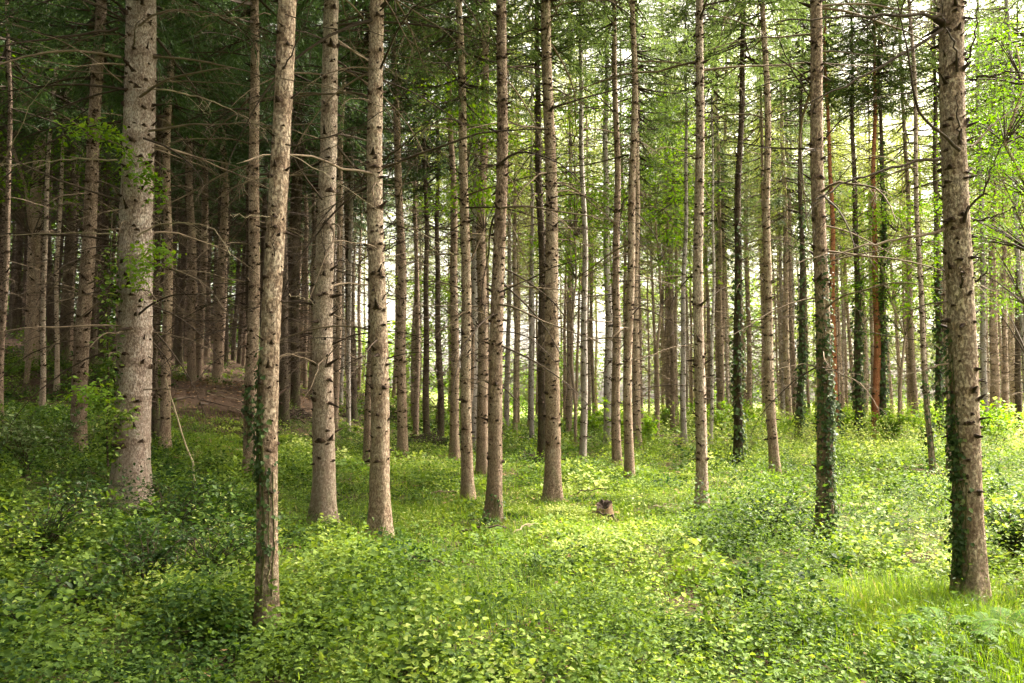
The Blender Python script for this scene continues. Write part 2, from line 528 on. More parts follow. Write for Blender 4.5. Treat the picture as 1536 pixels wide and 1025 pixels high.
def dead_branch_mesh(seed, mat):
    rr = random.Random(seed)
    g = Geo()
    L = 1.0
    p = branch_curve(L, rr.uniform(.02, .16), .10, rr, 9)
    tube(g, p, np.linspace(.0085, .0022, 9), 5)
    add_twigs(g, p, .0055, rr, rr.randint(5, 12), .12, .38)
    return g.mesh('dead_branch', [mat])


DB = [dead_branch_mesh(100 + i, (DEAD, DEAD, DEADDARK, DEAD, DEADDARK, DEADDARK)[i % 6]) for i in range(12)]


def deadwood_mesh(seed, H0, H1, mat=None):
    """bare lower branches of a far trunk, one part"""
    rr = random.Random(seed)
    g = Geo()
    z = H0
    while z < H1:
        a = rr.uniform(0, 6.3)
        L = rr.uniform(.7, 2.0)
        p = branch_curve(L, rr.uniform(.03, .2), .10, rr, 6)
        tw = Geo()
        tube(tw, p, np.linspace(.013, .004, 6), 3)
        add_twigs(tw, p, .009, rr, rr.randint(5, 11), .2, .8, 0, False)
        c, s = math.cos(a), math.sin(a)
        M = np.array(((c, -s, 0), (s, c, 0), (0, 0, 1)))
        for v, f in zip(tw.v, tw.f4):
            pass
        V = np.concatenate(tw.v) @ M.T + np.array((0, 0, z))
        g.add(V, np.concatenate(tw.f4))
        z += rr.uniform(.05, .15)
    return g.mesh('deadwood', [mat or DEAD])


# ------------------------------------------------------------------ spruce crown
def spruce_crown_mesh(seed, H=15.0, RB=2.3, dens=1.0, mat=None, skip=.35):
    global NP
    rs = np.random.default_rng(seed)
    rr = random.Random(seed)
    g = Geo()
    P, D, Nn, L, T = [], [], [], [], []
    z = 0.0
    while z < H - .2:
        u = z / H
        R0 = RB * (min(1, .62 + u * 2.4) * (1 - max(0, u - .16) / .84) ** .75) + .15
        for q in range(rr.choice((4, 5, 5))):
            if u < .3 and rr.random() < skip - u * .8:
                continue
            a = rr.uniform(0, 6.3)
            Lb = R0 * rr.uniform(.6, 1.12)
            dr = .42 - .75 * u
            n = 7
            t = np.linspace(0, 1, n)
            cs = np.array((math.cos(a), math.sin(a)))
            bend = rr.gauss(0, .12)
            pts = np.stack((cs[0] * Lb * t - cs[1] * bend * Lb * t * t, cs[1] * Lb * t + cs[0] * bend * Lb * t * t, z - dr * Lb * t * (1.25 - .55 * t) + rr.uniform(-.1, .1)), -1)
            tube(g, pts, np.linspace(.016 + .010 * Lb, .004, n), 3, 1)
            ns = max(3, int(Lb * 9 * dens))
            ts = rs.uniform(.16, 1, ns)
            base = np.stack([np.interp(ts, t, pts[:, k]) for k in range(3)], -1)
            ax = unit(np.stack((np.full(ns, cs[0]), np.full(ns, cs[1]), -dr * (1.2 - 1.1 * ts)), -1))
            sd = np.stack((-ax[:, 1], ax[:, 0], np.zeros(ns)), -1) * rs.choice((-1, 1), ns)[:, None]
            hang = rs.uniform(.15, .9, ns)[:, None] * (1.1 - .7 * u)
            td = unit(ax * rs.uniform(.4, .9, ns)[:, None] + sd * rs.uniform(.3, .8, ns)[:, None] + np.array((0, 0, -1.0)) * hang)
            tl = (.22 + .34 * Lb * (1.05 - ts)) * rs.uniform(.6, 1.2, ns)
            m = 10
            for k in range(m):
                s = (k + rs.uniform(0, .8, ns)) / m
                pp = base + td * (tl * s)[:, None]
                pp[:, 2] -= .12 * tl * s * s
                dd = unit(td + rs.normal(0, .42, (ns, 3)))
                P.append(pp); D.append(dd)
                Nn.append(unit(np.array((0, 0, 1.0)) + rs.normal(0, .5, (ns, 3))))
                L.append(rs.uniform(.08, .15, ns))
                T.append(np.clip(rs.normal(.42 + .18 * s, .18), 0, 1))
        z += rr.uniform(.34, .52)
    P = np.concatenate(P); D = np.concatenate(D); Nn = np.concatenate(Nn); L = np.concatenate(L); T = np.concatenate(T)
    leaves(g, P, D, Nn, L, L * rs.uniform(.15, .27, len(L)), T, 0, simple=True, fold=.3)
    return g.mesh('crown', [mat or NEEDLE, DEADDARK], tint=True)


CROWNS = [spruce_crown_mesh(300 + i, H=R.uniform(14, 17), RB=R.uniform(2.6, 3.2), dens=1.55, skip=.12) for i in range(6)]
AIRY = [spruce_crown_mesh(330 + i, H=R.uniform(14, 17), RB=R.uniform(2.2, 2.8), dens=1.0, mat=NEEDLE2, skip=.3) for i in range(5)]
MIXED = [spruce_crown_mesh(350 + i, H=R.uniform(14, 17), RB=R.uniform(2.2, 2.8), dens=1.3, mat=NEEDLE3, skip=.25) for i in range(4)]
DEADWOOD = [deadwood_mesh(400 + i, 1.6, 9.5) for i in range(4)]
DIMWOOD = [deadwood_mesh(420 + i, 1.6, 9.5, DEADDARK) for i in range(4)]  # darker twig copy for the left-hand trees, shade put into the colour


# ------------------------------------------------------------------ spruces
def child_branch(root, me, z, a, elev, s, r):
    o = link('dead_branch', me, root, (math.cos(a) * r * .9, math.sin(a) * r * .9, z))
    o.rotation_euler = Euler((R.uniform(-.5, .5), -elev, a), 'XYZ')
    o.scale = (s, s, s)
    return o


def ivy_part(root, radius, axis, z0, z1, a0, spread, n, size=.05, seed=1):
    rs = np.random.default_rng(seed)
    z = rs.uniform(z0, z1, n)
    tt = (z - z0) / (z1 - z0)
    keep = rs.random(n) < np.minimum(1, (1.15 - tt) * 1.3) * np.minimum(1, tt * 6 + .3)
    a_ = rs.uniform(0, 6.3, 4)
    pat = .5 + .5 * np.sin(z * 5.3 + a_[0]) * np.sin(z * 2.1 + a_[1])
    keep &= rs.random(n) < .45 + .75 * pat
    z = z[keep]; n = len(z)
    a = a0 + rs.normal(0, spread, n) + .35 * np.sin(z * 2.2)
    rr_ = radius(z, a) + (rs.uniform(.008, .035, n) + (rs.random(n) < .12) * rs.uniform(0, .10, n)) * size / .04
    c = axis(z)
    out = np.stack((np.cos(a), np.sin(a), np.zeros(n)), -1)
    P = np.stack((c[:, 0], c[:, 1], z), -1) + out * rr_[:, None]
    D = unit(out * rs.uniform(.1, .7, n)[:, None] + np.stack((-np.sin(a), np.cos(a), np.zeros(n)), -1) * rs.normal(0, .6, n)[:, None] + np.array((0, 0, -1.0)) * rs.uniform(.2, 1.1, n)[:, None])
    Nn = unit(out + np.array((0, 0, .55)) + rs.normal(0, .25, (n, 3)))
    g = Geo()
    sz = rs.uniform(.55, 1.6, n) * size
    leaves(g, P, D, Nn, sz, sz * .95, np.clip(rs.normal(.4, .25, n), 0, 1))
    # clinging stems
    for q in range(4):
        zz = np.linspace(z0 - .2, z1 - rs.uniform(0, .4) * (z1 - z0), 14)
        aa = a0 + spread * rs.normal(0, .7) + .35 * np.sin(zz * 2.2) + rs.normal(0, .06, 14)
        r2 = radius(zz, aa) + .004
        c = axis(zz)
        tube(g, np.stack((c[:, 0] + np.cos(aa) * r2, c[:, 1] + np.sin(aa) * r2, zz), -1), np.full(14, .0045), 4, 1)
    return link('ivy', g.mesh('ivy', [IVY, STEM], tint=True), root)


ROOTS = {}


def spruce(key, label, px, py, w, pxt, pyt=0, tone='warm', lift=.15, zc=9.0, nb=18, crown=True, wref=450, knots=12, H=18.5, wk=.87, flare=.6, sides=None, cat='spruce tree', group='spruce trunks of the stand', kscale=1.0, cs=1.0, name='spruce_tree', depth=None):
    if depth is None:
        p = hit(px, py, lift)
    else:
        p = at_depth(px, py, depth)
    d = p[1]
    base = np.array((p[0], d, float(height(p[0], d))))
    top = at_depth(pxt, pyt, d)
    lean = math.atan2(top[0] - base[0], top[2] - base[2])
    zr = at_depth(px, wref, d)[2] - base[2]
    w *= wk
    r0 = .5 * w / F * d / (1 - .80 * (max(zr, 0) / H) ** 1.05)
    near = d < 17
    sides = sides or (26 if d < 9 else 20 if near else 12)
    ztop = at_depth(px, 0, d)[2] - base[2] + 1
    root = thing(name, label, cat, base, (R.gauss(0, .004), lean, 0), group)
    me, radius, axis = trunk_mesh('trunk', r0, H, tone, sides, knots, min(ztop, zc + 4, 14), flare, wob=.028 if near else .04, kscale=kscale, seed=hash_i(key))
    link('trunk', me, root)
    if crown:
        c = link('crown', CROWNS[hash_i(key) % 6] if px < 700 else MIXED[hash_i(key) % 4], root, (0, 0, zc))
        c.rotation_euler = (0, 0, R.uniform(0, 6.3))
        s = R.uniform(.85, 1.1) * cs
        c.scale = (s, s, (max(H, 20) - zc + .4) / 15.5)
    for q in range(int(nb * (2.1 if px < 720 and d > 9 else 1.5))):
        z = R.uniform(5.5 if d < 9 else 1.9, max(7.5 if d < 9 else 4, min(zc + 2, ztop + .5)))
        a = R.uniform(0, 6.3)
        child_branch(root, R.choice(DB), z, a, R.gauss(-.02, .22), R.uniform(.8, 2.7) * (.5 + .5 * min(1, z / 6)), r0 * .8)
    ROOTS[key] = dict(root=root, d=d, base=base, r0=r0, radius=radius, axis=axis, lean=lean, px=px, w=w)
    return ROOTS[key]


def hash_i(s):
    h = 7
    for ch in str(s):
        h = (h * 31 + ord(ch)) % 100003
    return h


S = spruce
# key, label, base pixel, width, top pixel
S('big', 'thickest pale spruce with leafy shoots on its trunk, beside the dim shrubs', 196, 752, 54, 201, tone='pink', lift=.10, zc=7.4, nb=26, knots=17, flare=.55, kscale=.95, wk=.90, H=27)
S('front', 'foreground spruce with ivy creeping up one flank, its foot the lowest', 401, 945, 38, 425, tone='warm', lift=.06, zc=8.5, nb=14, knots=12, flare=.45, kscale=.75, H=26, wk=.77)
S('grey', 'greyish knotty spruce just behind the ivy-flanked foreground spruce', 487, 772, 33, 497, tone='pale', lift=.12, zc=8, nb=24, knots=12)
S('knotty', 'straight knot-studded spruce standing in front of a dimmer twin trunk', 570, 792, 30, 567, 50, tone='warm', lift=.12, zc=8.3, nb=22, knots=12)
S('behindfront', 'slender brown spruce half behind the foreground ivy spruce', 376, 707, 20, 383, tone='brown', lift=.1, zc=8.3, nb=22)
S('leaner', 'dim reddish spruce leaning beside the thickest pale trunk', 117, 672, 24, 148, tone='brown', lift=.1, zc=7.6, nb=22, flare=.2)
S('youngcrown', 'slim sunlit spruce that fades upward into bright beech leaves', 703, 740, 17, 690, 150, tone='warm', lift=.12, zc=7.5, nb=18, cs=.7)
S('mossfoot', 'knotty spruce with a dark mossy foot and a low forked stub', 741, 772, 22, 750, tone='brown', lift=.12, zc=8.5, nb=22, knots=14)
S('midbright', 'bright tan spruce with a dark trunk tucked tight behind it', 829, 742, 23, 818, 40, tone='warm', lift=.12, zc=9.5, nb=16, knots=14)
S('midshade', 'dark brown trunk tucked tight behind the bright tan spruce', 813, 690, 14, 806, 60, tone='dark', lift=.15, zc=10, nb=14)
S('whitish', 'whitish slim trunk with a darker lower half', 874, 686, 10, 871, 260, tone='white', lift=.2, zc=12, nb=10, knots=6)
S('pairbrown', 'brown trunk of the close pair near the young yellowish bush', 926, 694, 13, 921, tone='brown', lift=.2, zc=12, nb=14)
S('pairtan', 'tan knotted trunk of the close pair, the lower-footed one', 945, 709, 14, 951, tone='warm', lift=.2, zc=12, nb=14, knots=12)
S('pairpale', 'pale trunk standing close behind the brown and tan pair', 912, 662, 12, 909, 200, tone='white', lift=.25, zc=13, nb=10)
S('clearing', 'lone light tan spruce rising from the open green clearing', 1052, 749, 17, 1049, 50, tone='pale', lift=.15, zc=9.5, nb=14, knots=14)
S('darkthin', 'thin blackish trunk mossed with climbing green', 1106, 690, 13, 1115, 50, tone='dark', lift=.2, zc=11, nb=12)
S('rightslim', 'slim tan trunk next to the ivy-clad dark spruce', 1163, 700, 14, 1145, tone='warm', lift=.2, zc=11, nb=12)
S('ivydark', 'dark spruce clad in thick ivy up to mid height', 1237, 788, 24, 1222, tone='brown', lift=.2, zc=9, nb=22, knots=10)
S('scaly', 'big scaly foreground spruce with an ivy strip, ferns at its foot', 1456, 905, 48, 1436, tone='warm', lift=.06, zc=8.0, nb=12, knots=26, flare=.7, kscale=.95, wk=.78, H=24)
S('needlewhite', 'thin near-white trunk behind the lone clearing spruce', 1026, 652, 8, 1030, 200, tone='white', lift=.3, zc=14, nb=8)
S('needlewhite2', 'thinnest near-white pole just past the lone clearing spruce', 1066, 655, 5, 1068, 300, tone='white', lift=.3, zc=12, nb=6)
S('rustbehind', 'rusty brown trunk rising from beside the brush heap', 604, 684, 15, 592, 100, tone='brown', lift=.12, zc=10, nb=16)
S('twin', 'dimmer twin trunk just behind the straight knot-studded spruce', 552, 694, 13, 555, 100, tone='brown', lift=.12, zc=10, nb=14)
S('black1', 'blackish trunk against a white gap on top of the slope', 528, 628, 14, 520, 100, tone='dark', lift=.1, zc=9, nb=14)
S('gap1', 'dark pole against the lime gap behind the brush heap', 641, 660, 9, 636, 100, tone='dark', lift=.15, zc=10, nb=10)
S('gap2', 'paired dark trunk, thinner one, by the lime gap', 661, 660, 9, 655, 100, tone='dark', lift=.15, zc=10, nb=10)
S('gap3', 'stouter dark trunk close behind the slim sunlit spruce', 683, 682, 13, 672, 100, tone='brown', lift=.15, zc=10, nb=12)
S('mosstwin', 'dull brown trunk close behind the mossy-footed spruce', 724, 704, 17, 730, 100, tone='brown', lift=.12, zc=9.5, nb=14)
S('pairl1', 'stouter of two dull trunks just past the thickest pale spruce', 247, 668, 15, 262, 100, tone='brown', lift=.1, zc=7.5, nb=18)
S('pairl2', 'slighter of two dull trunks just past the thickest pale spruce', 234, 655, 11, 240, 100, tone='dark', lift=.1, zc=7.8, nb=14)
S('hillpale1', 'thin grey pole on the shaded hillside, lower footed', 63, 612, 8, 84, 150, tone='pale', lift=.1, zc=8, nb=12)
S('hillpale2', 'thin grey pole on the shaded hillside, higher footed', 85, 580, 7, 95, 250, tone='pale', lift=.1, zc=8, nb=10)
S('hilledge', 'dim slender trunk on the hillside cut by the frame edge', 1, 630, 9, 8, 100, tone='brown', lift=.1, zc=8, nb=12)
S('pine1', 'orange-red pine trunk glowing behind the ivy-clad spruce', 1256, 652, 9, 1243, 200, tone='red', lift=.3, zc=13, nb=3, knots=2, cat='pine tree', name='pine_tree', group='red-barked pines')
S('pine2', 'faded reddish pine trunk next to an ivy-covered pole', 1313, 650, 10, 1310, 200, tone='red', lift=.3, zc=13, nb=3, knots=2, cat='pine tree', name='pine_tree', group='red-barked pines')
S('ivyA', 'ivy-green pole between the slim tan trunk and ivy-clad spruce', 1198, 652, 9, 1200, 200, tone='dark', lift=.3, zc=13, nb=8)
S('ivyB', 'ivy-green pole left of the faded reddish pine', 1288, 650, 10, 1280, 200, tone='dark', lift=.3, zc=13, nb=8)
S('ivyC', 'ivy-green pole right of the faded reddish pine', 1327, 650, 9, 1322, 200, tone='dark', lift=.3, zc=13, nb=8)
S('ivyD', 'ivy-green pole peeping out behind the big scaly spruce', 1410, 648, 10, 1405, 200, tone='dark', lift=.3, zc=13, nb=8)
S('bent', 'thin curving grey trunk left of the big scaly spruce', 1399, 695, 8, 1362, 0, tone='pale', lift=.25, zc=13, nb=10)
S('slimscaly', 'slim pale trunk half hidden behind the big scaly spruce', 1425, 690, 10, 1408, 0, tone='pale', lift=.25, zc=13, nb=10)
S('rightA', 'first dull trunk past the big scaly spruce', 1491, 640, 12, 1487, 100, tone='brown', lift=.25, zc=12, nb=10)
S('rightB', 'second dull trunk past the big scaly spruce, slimmer', 1508, 645, 7, 1504, 100, tone='brown', lift=.25, zc=12, nb=8)
S('rightC', 'last dull trunk by the frame edge past the scaly spruce', 1530, 648, 8, 1528, 100, tone='dark', lift=.25, zc=12, nb=8)

for key, z0, z1, a0, sp, n, size in (
    ('front', .5, 1.45, -2.0, .6, 170, .024), ('front', 1.1, 2.05, -2.25, .42, 330, .030), ('scaly', .25, 2.35, -3.0, .28, 1100, .030), ('ivydark', -.1, 3.6, -1.2, .9, 2300, .034),
    ('behindfront', .8, 1.8, -1.6, .5, 130, .06), ('mossfoot', -.1, .5, -1.6, 1.0, 70, .035), ('darkthin', 0, 7, -1.6, 1.2, 700, .08),
    ('ivyA', 0, 9, -1.6, 1.2, 900, .10), ('ivyB', 0, 7, -1.6, 1.2, 1000, .10), ('ivyC', 0, 12, -1.6, 1.2, 1600, .10), ('ivyD', 0, 7, -1.6, 1.2, 1000, .10),
    ('bent', 0, 2.4, -1.6, 1.0, 160, .06), ('pine1', 0, 1.6, -1.6, 1.2, 200, .12)):
    q = ROOTS[key]
    ivy_part(q['root'], q['radius'], q['axis'], z0, z1, a0, sp, n, size, hash_i(key) + int(z0 * 10))


# long bare branches that cross the picture, each a part of its tree
def hero_branch(key, pts, r, mat, ddepth=0.0, twigs=8, tl=(.1, .4), seed=0):
    q = ROOTS[key]
    rr = random.Random(seed + hash_i(key))
    P = []
    n = len(pts)
    for i, (x, y) in enumerate(pts):
        P.append(at_depth(x, y, q['d'] - q['r0'] * .5 + ddepth * (i / (n - 1))))
    P = np.array(P)
    seg = np.concatenate(([0], np.cumsum(np.linalg.norm(np.diff(P, axis=0), axis=1))))
    s = np.linspace(0, seg[-1], 16)
    # smooth resample
    C = np.stack([np.interp(s, seg, P[:, k]) for k in range(3)], -1)
    for _ in range(2):
        C[1:-1] = (C[:-2] + 2 * C[1:-1] + C[2:]) / 4
    C[1:] += np.random.default_rng(seed + 5).normal(0, .008, (15, 3))
    g = Geo()
    tube(g, C, np.linspace(r, r * .28, 16), 7)
    add_twigs(g, C, r * .8, rr, twigs, *tl)
    M = Matrix.LocRotScale(q['root'].location, q['root'].rotation_euler, None).inverted()
    o = link('dead_branch', g.mesh('dead_branch', [mat]), q['root'])
    o.matrix_local = M
    return o


HB = hero_branch
HB('big', ((178, 42), (120, 52), (60, 60), (0, 70), (-60, 86)), .020, DEADDARK, -.5, 10, (.2, .6), 1)
HB('big', ((208, 40), (228, 20), (262, 14), (330, 20), (402, 52)), .016, DEAD, -.3, 14, (.2, .7), 2)
HB('big', ((222, 132), (262, 137), (320, 152), (366, 176), (402, 196)), .013, DEADPALE, -.4, 16, (.2, .6), 3)
HB('big', ((176, 240), (130, 238), (70, 243), (0, 247), (-40, 250)), .012, DEADPALE, -.3, 5, (.1, .4), 4)
HB('big', ((178, 135), (140, 143), (80, 165), (20, 188), (-40, 200)), .013, DEADDARK, .6, 8, (.2, .5), 5)
HB('big', ((172, 352), (120, 349), (60, 350), (0, 354)), .009, DEADPALE, -.3, 4, (.1, .3), 6)
HB('big', ((205, 356), (226, 338), (268, 334), (322, 338), (345, 384)), .011, DEADPALE, -.5, 10, (.15, .5), 7)
HB('big', ((182, 18), (190, 38), (198, 40), (203, 44)), .008, DEADDARK, -.3, 0, (.1, .2), 8)
HB('big', ((183, 124), (150, 95), (90, 60), (0, 30)), .010, DEAD, -.8, 8, (.2, .5), 9)
HB('big', ((190, 232), (178, 205), (168, 175), (150, 150)), .010, DEADDARK, -.5, 2, (.1, .3), 10)
HB('big', ((180, 445), (130, 440), (60, 460), (0, 468)), .009, DEAD, -.6, 5, (.1, .4), 11)
HB('big', ((225, 475), (280, 470), (340, 476), (400, 488)), .007, DEAD, -.6, 5, (.1, .3), 12)
HB('big', ((215, 585), (250, 585), (300, 584), (352, 588)), .008, DEAD, -.4, 5, (.1, .3), 13)
HB('big', ((0, 250), (20, 215), (44, 160), (76, 120)), .008, DEADPALE, -1.0, 2, (.1, .3), 14)
HB('front', ((428, 217), (470, 210), (530, 194), (585, 165), (622, 122), (640, 92)), 0.0059, DEADDARK, -.3, 7, (.1, .3), 1)
HB('front', ((424, 104), (436, 85), (452, 50), (470, 0), (478, -30)), 0.0059, DEADDARK, -.3, 3, (.1, .3), 2)
HB('front', ((432, 432), (446, 428), (478, 424)), 0.0037, DEADDARK, -.2, 1, (.05, .1), 3)
HB('front', ((434, 441), (458, 450), (492, 461)), 0.0031, DEADPALE, -.2, 2, (.05, .15), 4)
HB('front', ((424, 118), (500, 130), (580, 160), (680, 196), (780, 240)), 0.0034, DEAD, -.4, 10, (.1, .4), 5)
HB('front', ((434, 232), (490, 262), (560, 310), (640, 352), (700, 396)), 0.0034, DEADPALE, -.4, 10, (.1, .4), 6)
HB('front', ((412, 385), (409, 350), (407, 315), (406, 300)), 0.0040, DEADDARK, -.2, 1, (.05, .1), 7)
HB('front', ((406, 22), (350, 28), (290, 22), (225, 8)), 0.0040, DEAD, -.3, 7, (.1, .4), 8)
HB('front', ((405, 105), (392, 80), (372, 55), (330, 20), (300, -10)), 0.0037, DEADDARK, -.4, 4, (.1, .3), 9)
HB('front', ((428, 22), (480, 40), (560, 50), (680, 66), (760, 50)), 0.0040, DEADDARK, -.3, 7, (.1, .3), 10)
HB('front', ((402, 215), (392, 200), (370, 180), (330, 165)), 0.0034, DEADDARK, -.4, 3, (.1, .3), 11)
HB('front', ((404, 325), (370, 324), (345, 322)), 0.0028, DEADPALE, -.2, 2, (.1, .2), 12)
HB('grey', ((490, 400), (486, 370), (480, 340)), .010, DEADDARK, -.3, 1, (.1, .2), 1)
HB('knotty', ((573, 240), (600, 222), (640, 190), (656, 165)), .012, DEADDARK, -.4, 5, (.1, .3), 1)
HB('knotty', ((573, 378), (610, 360), (644, 334)), .009, DEADDARK, -.3, 4, (.1, .3), 2)
HB('knotty', ((572, 455), (585, 430), (580, 415), (574, 400)), .009, DEADDARK, -.3, 2, (.1, .2), 3)
HB('midbright', ((815, 388), (790, 400), (752, 432)), .010, DEADDARK, -.4, 5, (.1, .3), 1)
HB('midbright', ((812, 92), (850, 75), (890, 48)), .010, DEADDARK, -.4, 5, (.1, .3), 2)
HB('scaly', ((1414, 22), (1350, 22), (1260, 26), (1165, 34)), 0.0162, DEADDARK, -.5, 12, (.15, .5), 1)
HB('scaly', ((1414, 44), (1370, 72), (1300, 112), (1222, 150), (1160, 178)), 0.0150, DEADDARK, -.3, 8, (.15, .4), 2)
HB('scaly', ((1414, 238), (1370, 242), (1310, 262), (1250, 280), (1225, 300)), 0.0156, DEADDARK, -.4, 5, (.1, .3), 3)
HB('scaly', ((1416, 344), (1370, 356), (1300, 370), (1240, 382), (1195, 395)), 0.0132, DEAD, -.4, 8, (.1, .3), 4)
HB('scaly', ((1440, 226), (1418, 205), (1385, 180), (1370, 140), (1358, 60), (1345, 0)), 0.0144, DEADDARK, -.5, 4, (.1, .3), 5)
HB('scaly', ((1440, 212), (1438, 180), (1434, 140)), 0.0102, DEADDARK, -.25, 1, (.05, .15), 6)
HB('scaly', ((1436, 108), (1434, 70), (1418, 40), (1410, 0)), 0.0108, DEADDARK, -.4, 2, (.1, .2), 7)
HB('scaly', ((1444, 104), (1455, 80), (1463, 50), (1465, 0)), 0.0102, DEADDARK, -.3, 2, (.1, .2), 8)
HB('scaly', ((1455, 120), (1490, 112), (1536, 108), (1580, 110)), 0.0114, DEADDARK, -.4, 6, (.1, .3), 9)
HB('scaly', ((1450, 318), (1475, 290), (1495, 230), (1510, 200)), 0.0108, DEADDARK, -.4, 4, (.1, .3), 10)
HB('scaly', ((1460, 332), (1490, 325), (1525, 310)), 0.0096, DEADDARK, -.3, 4, (.1, .3), 11)
HB('scaly', ((1420, 452), (1380, 460), (1335, 470)), 0.0084, DEADDARK, -.2, 3, (.1, .2), 12)
HB('scaly', ((1422, 546), (1385, 556), (1330, 569)), 0.0084, DEAD, -.2, 3, (.1, .2), 13)
HB('scaly', ((1442, 432), (1443, 415), (1441, 402)), 0.0108, DEADDARK, -.25, 0, (.1, .2), 14)
HB('scaly', ((1464, 424), (1474, 412), (1491, 398)), 0.0096, DEADDARK, -.2, 0, (.1, .2), 15)
HB('scaly', ((1455, 220), (1500, 180), (1550, 140)), 0.0096, DEAD, .3, 6, (.1, .3), 16)
HB('ivydark', ((1216, 145), (1190, 110), (1165, 50), (1155, 0)), .011, DEADDARK, -.3, 6, (.2, .5), 1)
HB('ivydark', ((1232, 215), (1260, 180), (1300, 160), (1340, 110)), .010, DEADDARK, -.3, 6, (.2, .5), 2)
HB('ivydark', ((1240, 290), (1265, 262), (1290, 232)), .009, DEADDARK, -.3, 5, (.1, .4), 3)
HB('ivydark', ((1220, 310), (1200, 280), (1198, 220), (1190, 180)), .009, DEAD, -.3, 5, (.1, .4), 4)


# ------------------------------------------------------------------ far trunks of the stand
ORD = 'first second third fourth fifth sixth seventh eighth ninth tenth eleventh twelfth thirteenth fourteenth fifteenth sixteenth seventeenth eighteenth nineteenth twentieth'.split()
LAND = [(-200, 'dim slender hillside trunk at the frame edge'), (196, 'thickest pale spruce'), (401, 'ivy-flanked foreground spruce'), (570, 'straight knot-studded spruce'), (741, 'mossy-footed spruce'),
        (829, 'bright tan spruce'), (945, 'tan trunk of the close pair'), (1052, 'lone clearing spruce'), (1163, 'slim tan trunk'), (1237, 'ivy-clad dark spruce'), (1313, 'faded reddish pine'), (1456, 'big scaly spruce')]
FARTRUNK = []
for i in range(10):
    tone = ('brown', 'brown', 'dark', 'warm', 'pale', 'brown', 'warm', 'dark', 'white', 'brown')[i]
    FARTRUNK.append((tone, trunk_mesh('trunk', .165, 25, tone, 10, 6, 12, .25, .05, 1.0, 900 + i)[0]))
cand = []
taken = [(q['base'][0], q['base'][1]) for q in ROOTS.values()]
tries = 0
while tries < 14000 and len(cand) < 265:
    tries += 1
    d = math.sqrt(R.uniform(24 ** 2, 74 ** 2))
    px = R.uniform(-120, 1575)
    if 500 < px < 960:
        # the open end of the wood: trunks thin out so that the light comes through
        if R.random() < .3:
            continue
    if px > 960 and (d < 29 or d < 38 and R.random() < .55):
        continue
    if 960 <= px and d > 70:
        continue
    x = (px - CX) / F * d
    if any((x - a) ** 2 + (d - b) ** 2 < (1.8 if px < 480 else 2.3) ** 2 for a, b in taken):
        continue
    hidden = False
    for q in ROOTS.values():
        if q['d'] < d and abs(px - q['px']) < q['w'] * .5 + 2:
            hidden = True
    if hidden and R.random() < .8:
        continue
    taken.append((x, d))
    cand.append((px, d, x))
for px, d in ((1475, 33), (1538, 27), (1506, 45), (1560, 36)):
    cand.append((px, d, (px - CX) / F * d))
counts = {}
for px, d, x in sorted(cand):
    lm = [l for l in LAND if l[0] <= px][-1]
    k = counts[lm] = counts.get(lm, 0) + 1
    base = (x, d, float(height(x, d)) - .05)
    left = px < 480
    vi = R.choice((0, 1, 2, 2, 5, 7, 7, 9)) if left else R.choice((0, 1, 3, 4, 4, 6, 6, 8, 8, 9))  # dark barks drawn more often at left, deepening the shade by colour
    tone, me = FARTRUNK[vi]
    if px < 0 or px > 1536:
        lab = 'distant spruce beyond the frame edge'
        side = 'left' if px < 0 else 'right'
        kk = counts[side] = counts.get(side, 0) + 1
        lab = f'{ORD[min(kk, 20) - 1]} distant spruce beyond the {side} frame edge'
        k = counts[lm] = counts[lm] - 1
    elif lm[0] < 0:
        lab = f'{ORD[min(k, 20) - 1]} distant {tone if tone != "warm" else "tan"} spruce along the dim hillside, counting rightward from the frame edge'
    else:
        lab = f'{ORD[min(k, 20) - 1]} distant {tone if tone != "warm" else "tan"} spruce counting rightward from the {lm[1]}'
    root = thing('spruce_tree', lab, 'spruce tree', base, (R.gauss(0, .012), R.gauss(0, .014), R.uniform(0, 6.3)), 'distant spruces of the stand')
    s = R.uniform(.55, .95) if px > 480 else R.uniform(.75, 1.25)
    t = link('trunk', me, root); t.scale = (s, s, 1)
    zc = R.uniform(8, 11) if left else R.uniform(8, 11.5) if d < 42 else R.uniform(9.5, 13)
    c = link('crown', R.choice(CROWNS if px < 600 else MIXED + AIRY if d < 45 else AIRY), root, (0, 0, zc)); c.rotation_euler = (0, 0, R.uniform(0, 6.3))
    s = R.uniform(.85, 1.15) * (1 if left or d > 42 else .95); c.scale = (s, s, (25.5 - zc) / 15.5)
    dw = link('deadwood', R.choice(DIMWOOD if left else DEADWOOD), root, (0, 0, 0)); dw.rotation_euler = (0, 0, R.uniform(0, 6.3)); dw.scale = (1, 1, zc / 9.5)


